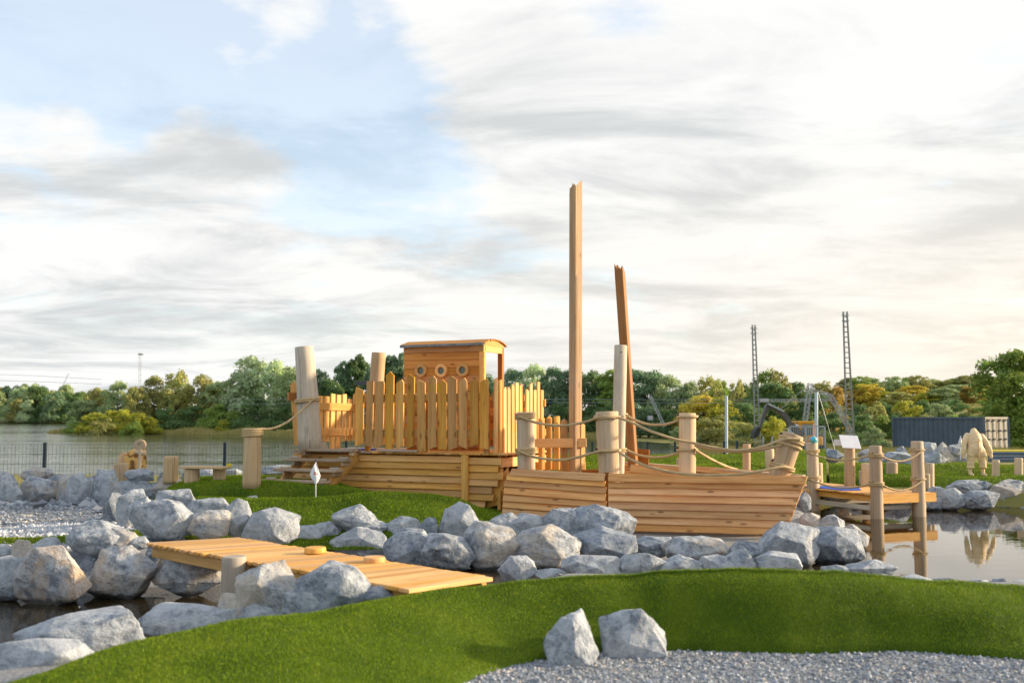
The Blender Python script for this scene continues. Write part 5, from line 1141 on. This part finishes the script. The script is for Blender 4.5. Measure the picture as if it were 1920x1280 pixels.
# ------------------------------------------------------------------ trees and shrubs
def crown_mesh(kind, seed):
    g = np.random.default_rng(seed); H = 10.0
    cfg = {'willow': (46, .42, .03, .115, .20, 270, .22), 'poplar': (40, .20, .04, .08, .13, 230, .21), 'broad': (48, .44, .06, .10, .19, 270, .22), 'shrub': (34, .62, .0, .14, .26, 280, .29), 'feather': (60, .34, .10, .05, .12, 110, .22), 'near': (64, .48, .10, .08, .16, 230, .19)}[kind]
    nl, er, t0, r0, r1, npl, ls = cfg; P_, N_ = [], []
    for k in range(nl):
        t = t0+(1-t0)*g.random()**(.9 if kind != 'shrub' else 1.3)*.93
        s = (t-t0)/(1-t0)
        env = er*(math.sin(math.pi*min(1, .16+.80*s))**(.7) if kind != 'poplar' else math.sin(math.pi*(.15+.80*s))**.6)
        if kind == 'shrub': env = er*math.sqrt(max(0, 1-s*s*.95))
        a = g.random()*6.283; q = math.sqrt(g.random())*env*.88; r = g.uniform(r0, r1)*(1.15-.45*s)
        c = np.array([q*math.cos(a), q*math.sin(a), max(t-.3*r, r*.5)])*H; r *= H
        n = int(npl*(r/(H*.5*(r0+r1)))**1.6)
        d = g.normal(0, 1, (n, 3)); d /= np.linalg.norm(d, axis=1)[:, None]
        low = d[:, 2] < -.35; d[low, 2] *= -.6
        rad = r*(1-.42*g.random(n)**2.2)*(1+.16*np.sin(d[:, 0]*5+k)*np.cos(d[:, 1]*6+k*2))
        pts = c+d*rad[:, None]*np.array([1, 1, .86 if kind != 'feather' else 1.6]); P_.append(pts); N_.append(d+g.normal(0, .55, (n, 3)))
    p = np.concatenate(P_); nn = np.concatenate(N_); nn /= np.linalg.norm(nn, axis=1)[:, None]; p[:, 2] = np.maximum(p[:, 2], .05)
    x = np.cross(nn, g.normal(0, 1, nn.shape)); x /= np.linalg.norm(x, axis=1)[:, None]; y = np.cross(nn, x)
    s = ls*g.uniform(.55, 1.25, len(p))[:, None]
    v = np.stack([p-x*s*.62, p-y*s, p+x*s*.62, p+y*s], 1)
    m = mesh_np('crown', v.reshape(-1, 3), np.arange(4*len(p)).reshape(-1, 4)); m.materials.append(M_LEAF)
    lo, hi = v.reshape(-1, 3).min(0), v.reshape(-1, 3).max(0); return m, max(hi[0]-lo[0], hi[1]-lo[1]), hi[2]
def trunk_mesh(kind, seed):
    g = np.random.default_rng(seed+50); pr = []
    k0 = 3 if kind in ('shrub', 'feather') else 1
    for j in range(k0):
        o = g.normal(0, .25, 2) if k0 > 1 else np.zeros(2); h = 7.5 if k0 == 1 else 5.5
        pts = [(o[0], o[1], -.6), (o[0]*1.4+g.normal(0, .1), o[1]*1.4, h*.35), (o[0]*2+g.normal(0, .3), o[1]*2+g.normal(0, .3), h)]
        pr.append(tube_np(catmull(pts, 8), np.linspace(.26 if k0 == 1 else .14, .05, 8), 7))
    for j in range(6 if k0 == 1 else 3):
        z = g.uniform(2, 5.5); a = g.random()*6.28; L = g.uniform(1.5, 3.2)
        pr.append(tube_np(catmull([(0, 0, z), (math.cos(a)*L*.5, math.sin(a)*L*.5, z+L*.35), (math.cos(a)*L, math.sin(a)*L, z+L*.9)], 6), np.linspace(.11, .03, 6), 6))
    v, f = join(pr); m = mesh_np('trunk', v, f, True); m.materials.append(W_BARK); return m
CROWNS = {k: [(*crown_mesh(k, 10*i+len(k)), trunk_mesh(k, i)) for i in range(n)] for k, n in (('willow', 4), ('poplar', 2), ('broad', 4), ('shrub', 3), ('feather', 2), ('near', 1))}
KW = {'willow': ('willow', 'rounded'), 'poplar': ('poplar', 'tall slim'), 'broad': ('leafy tree', 'broad'), 'shrub': ('shrub', 'low'), 'feather': ('young tree', 'wispy'), 'near': ('tree', 'large')}
GC0 = {'grey-green': (.150, .185, .085), 'silvery green': (.20, .24, .135), 'olive': (.160, .160, .050), 'dark green': (.055, .090, .030), 'deep blue-green': (.075, .115, .060), 'mid green': (.105, .145, .030), 'yellow-green': (.19, .19, .022), 'yellow': (.235, .195, .028), 'orange-tinged': (.20, .14, .028), 'fresh green': (.088, .122, .022)}
GC = {k: tuple(min(.75, 2.5*c) for c in v) for k, v in GC0.items()}
TREES = {
 'on the far left shore': [(q, 728+random.uniform(-12, 6), 798, 46, 445+random.uniform(-12, 30), random.choice(('willow', 'broad', 'broad')), c) for q, c in zip(range(-30, 175, 17), ['dark green', 'grey-green', 'olive', 'deep blue-green', 'silvery green', 'grey-green', 'dark green', 'olive', 'deep blue-green', 'grey-green', 'dark green', 'mid green', 'olive'])]
   + [(q, 752+random.uniform(-8, 8), 798, 34, 436, 'shrub', c) for q, c in zip(range(-10, 140, 21), ['grey-green', 'silvery green', 'olive', 'silvery green', 'dark green', 'grey-green', 'mid green', 'dark green'])],
 'along the opposite lake shore': [(160, 748, 812, 58, 150, 'willow', 'grey-green'), (187, 724, 812, 60, 152, 'broad', 'olive'), (222, 712, 812, 64, 150, 'willow', 'grey-green'), (258, 722, 812, 56, 146, 'broad', 'olive'), (290, 702, 812, 60, 150, 'willow', 'olive'),
    (332, 690, 812, 62, 148, 'feather', 'olive'), (338, 706, 812, 70, 151, 'willow', 'grey-green'), (382, 700, 812, 72, 148, 'willow', 'olive'), (418, 712, 812, 74, 146, 'broad', 'grey-green'), (448, 695, 812, 66, 143, 'willow', 'grey-green'), (478, 664, 812, 104, 142, 'willow', 'silvery green'), (518, 672, 814, 88, 140, 'willow', 'silvery green'),
    (556, 684, 815, 82, 138, 'broad', 'grey-green'), (592, 690, 815, 70, 136, 'willow', 'deep blue-green'), (622, 706, 816, 64, 134, 'broad', 'dark green'), (646, 676, 816, 44, 136, 'poplar', 'deep blue-green'), (672, 663, 816, 50, 136, 'poplar', 'dark green'), (700, 690, 818, 60, 130, 'broad', 'deep blue-green'), (727, 664, 818, 46, 132, 'poplar', 'dark green'), (748, 658, 818, 52, 131, 'poplar', 'deep blue-green'),
    (790, 690, 820, 80, 128, 'broad', 'dark green'), (850, 690, 820, 84, 125, 'willow', 'dark green'), (905, 694, 822, 80, 122, 'willow', 'deep blue-green'),
    (955, 689, 826, 80, 118, 'willow', 'deep blue-green'), (1000, 680, 826, 84, 117, 'willow', 'silvery green'), (1040, 684, 828, 74, 116, 'willow', 'deep blue-green'), (1075, 690, 828, 66, 115, 'broad', 'deep blue-green'), (1112, 692, 828, 72, 114, 'willow', 'dark green'), (1146, 692, 830, 62, 112, 'poplar', 'mid green'), (1178, 688, 830, 70, 112, 'willow', 'deep blue-green'), (1215, 692, 832, 76, 110, 'willow', 'deep blue-green'), (1254, 700, 832, 70, 108, 'willow', 'grey-green'),
    (480, 740, 813, 70, 134, 'shrub', 'dark green'), (410, 755, 812, 66, 139, 'shrub', 'mid green'), (360, 760, 812, 66, 141, 'shrub', 'dark green'), (535, 750, 814, 66, 132, 'shrub', 'dark green'), (310, 765, 812, 60, 142, 'shrub', 'dark green'), (440, 770, 812, 50, 136, 'shrub', 'mid green'), (420, 785, 813, 30, 133, 'shrub', 'yellow-green'),
    (985, 750, 828, 80, 110, 'shrub', 'dark green'), (1060, 752, 830, 80, 108, 'shrub', 'dark green'), (1130, 755, 832, 80, 106, 'shrub', 'dark green'), (1200, 752, 832, 80, 104, 'shrub', 'deep blue-green'), (1255, 765, 834, 66, 100, 'shrub', 'dark green')],
 'on the reedy spit': [(148, 788, 814, 46, 133, 'shrub', 'mid green'), (176, 772, 814, 54, 133, 'shrub', 'yellow-green'), (208, 768, 814, 54, 133, 'shrub', 'yellow-green'), (236, 766, 813, 50, 133, 'shrub', 'yellow-green'), (262, 772, 813, 48, 132, 'shrub', 'yellow-green'), (284, 780, 813, 36, 132, 'shrub', 'yellow-green'), (192, 782, 815, 50, 130, 'shrub', 'olive'), (250, 786, 815, 50, 130, 'shrub', 'mid green')],
 'behind the cable masts': [(1290, 712, 832, 62, 106, 'broad', 'grey-green'), (1330, 702, 832, 62, 108, 'feather', 'olive'), (1318, 738, 834, 92, 98, 'broad', 'yellow'), (1352, 742, 836, 70, 96, 'willow', 'yellow-green'), (1350, 708, 832, 60, 112, 'broad', 'mid green'), (1392, 716, 832, 60, 108, 'broad', 'dark green'), (1382, 708, 832, 40, 106, 'feather', 'olive'), (1432, 690, 832, 60, 104, 'feather', 'mid green'), (1458, 688, 832, 56, 103, 'feather', 'olive'), (1445, 715, 834, 90, 100, 'broad', 'dark green'), (1492, 714, 834, 66, 106, 'broad', 'dark green'), (1535, 712, 834, 66, 108, 'feather', 'olive'), (1560, 722, 834, 60, 108, 'broad', 'orange-tinged'), (1525, 735, 836, 80, 98, 'broad', 'dark green'), (1400, 752, 838, 86, 92, 'shrub', 'dark green'),
    (1340, 775, 842, 80, 82, 'shrub', 'olive'), (1285, 790, 842, 60, 82, 'shrub', 'grey-green'), (1395, 790, 842, 70, 80, 'shrub', 'olive'), (1450, 778, 842, 66, 80, 'shrub', 'yellow-green'), (1560, 770, 842, 80, 84, 'shrub', 'dark green'), (1615, 775, 842, 80, 84, 'shrub', 'dark green'), (1545, 805, 845, 50, 72, 'shrub', 'mid green'), (1640, 800, 845, 50, 74, 'shrub', 'grey-green'), (1585, 810, 846, 50, 70, 'shrub', 'olive'), (1480, 800, 845, 50, 74, 'shrub', 'olive')],
 'on the right hillside': [(q, 704+random.uniform(-4, 10), 780, 50, 182+random.uniform(-6, 6), random.choice(('feather', 'broad', 'broad', 'feather')), c) for q, c in zip(range(1590, 1890, 22), ['olive', 'mid green', 'grey-green', 'olive', 'grey-green', 'mid green', 'olive', 'grey-green', 'olive', 'mid green', 'olive', 'grey-green', 'mid green', 'olive'])]
   + [(q, 728+random.uniform(-10, 8), 800, 54, 150+random.uniform(-5, 5), random.choice(('broad', 'willow')), c) for q, c in zip(range(1600, 1880, 28), ['orange-tinged', 'yellow', 'yellow-green', 'olive', 'yellow', 'yellow-green', 'grey-green', 'grey-green', 'orange-tinged', 'olive'])]
   + [(q, 754+random.uniform(-8, 8), 822, 64, 122+random.uniform(-4, 4), 'shrub', c) for q, c in zip(range(1610, 1880, 30), ['dark green', 'olive', 'dark green', 'yellow-green', 'dark green', 'grey-green', 'dark green', 'olive', 'mid green'])]
   + [(q, 778+random.uniform(-6, 6), 840, 60, 98, 'shrub', c) for q, c in zip(range(1620, 1900, 34), ['dark green', 'mid green', 'dark green', 'olive', 'dark green', 'mid green', 'dark green', 'mid green', 'dark green'])],
 'at the right edge': [(1918, 652, 838, 165, 72, 'near', 'fresh green'), (1872, 735, 842, 64, 74, 'broad', 'mid green'), (1930, 720, 842, 90, 70, 'broad', 'fresh green'), (1900, 790, 846, 70, 76, 'shrub', 'olive')],
}
for place, lst in TREES.items():
    order = sorted(range(len(lst)), key=lambda q: lst[q][0]); rank = {q: k for k, q in enumerate(order)}
    cnt = {}
    for q in order: key = (lst[q][6], lst[q][5]); cnt.setdefault(key, []).append(q)
    for q, (px, yt, yb, w, d, kind, colr) in enumerate(lst):
        top = P(px, yt, d); gz = float(ground_z(np.array([top.x]), np.array([d]))[0]); gz = max(gz, .02) if d > 130 and px < 600 else gz
        Hh = top.z-gz; Wd = w*d/FPX*1.28
        cm, cw, chh, tm = random.choice(CROWNS[kind]); sname, adj = KW[kind]
        same = cnt[(colr, kind)]; oi = same.index(q)
        lab = f'{adj} {colr} {sname} {place}' if len(same) == 1 else f'{adj} {colr} {sname} {place}, {ORD[oi]} such from the left'
        r = root('shrub' if kind == 'shrub' else 'tree', (top.x, d, gz), lab, 'shrub' if kind == 'shrub' else 'tree', ('shrubs ' if kind == 'shrub' else 'trees ')+place)
        r.rotation_euler = (0, 0, random.uniform(0, 6.28)); r.scale = (Wd/cw, Wd/cw, Hh/chh)
        for nm, m in (('crown', cm), ('trunk', tm)):
            o = bpy.data.objects.new(nm if kind != 'shrub' else {'crown': 'foliage', 'trunk': 'stem'}[nm], m); COL.objects.link(o); o.parent = r
            jt = random.uniform(.85, 1.18); o.color = (*[c*jt for c in GC[colr]], 1)
# reeds and rough grass on the shores
def reeds(name, pts, n, h, wdt, spread, label):
    p = np.array(pts, float); seg = np.linalg.norm(np.diff(p, axis=0), axis=1); k = rng.choice(len(seg), n, p=seg/seg.sum()); t = rng.random(n)
    b = p[k]*(1-t)[:, None]+p[k+1]*t[:, None]; b[:, 1] += rng.random(n)*spread
    z = np.maximum(ground_z(b[:, 0], b[:, 1]), -.05); hh = h*rng.uniform(.5, 1.15, n)*(1+.3*np.sin(b[:, 0]*.7)); ln = rng.normal(0, .18, n)*hh; ww = wdt*rng.uniform(.6, 1.4, n)
    V_ = np.stack([np.stack([b[:, 0]-ww, b[:, 1], z], 1), np.stack([b[:, 0]+ww, b[:, 1], z], 1), np.stack([b[:, 0]+ln, b[:, 1], z+hh], 1)], 1).reshape(-1, 3)
    return tag(link(name, mesh_np(name, V_, np.arange(3*n).reshape(-1, 3)), M_REED), label, 'reeds', kind='stuff')
reeds('reeds', [(-64, 137.5), (-50, 134), (-38, 130), (-30, 123), (-10, 110), (10, 99)], 14000, .75, .06, 4.0, 'golden reeds fringing the opposite lake shore')
reeds('reeds', [(-230, 452), (-130, 437), (-90, 300)], 5000, 2.6, .25, 5.0, 'pale reeds along the far left shore')
reeds('rough_grass', [(-16, 30), (-6, 30), (0, 31.5), (5, 33)], 9000, .16, .012, 3.0, 'dry yellow grass on the near lake bank')
reeds('rough_grass', [(8, 40), (14, 52), (22, 56), (32, 58)], 14000, .34, .025, 12.0, 'rough grass and weeds beyond the right fence')
dk = root('floating_jetty', P(304, 815, 134), 'small pale jetty on the opposite shore', 'jetty')
bar('deck', P(292, 813.5, 134), P(317, 814.5, 134), .6, .18, W_GREY, dk)
for px in (313, 318): bar('post', P(px, 818, 134), P(px, 812, 134), .15, .15, M_WHITE, dk)
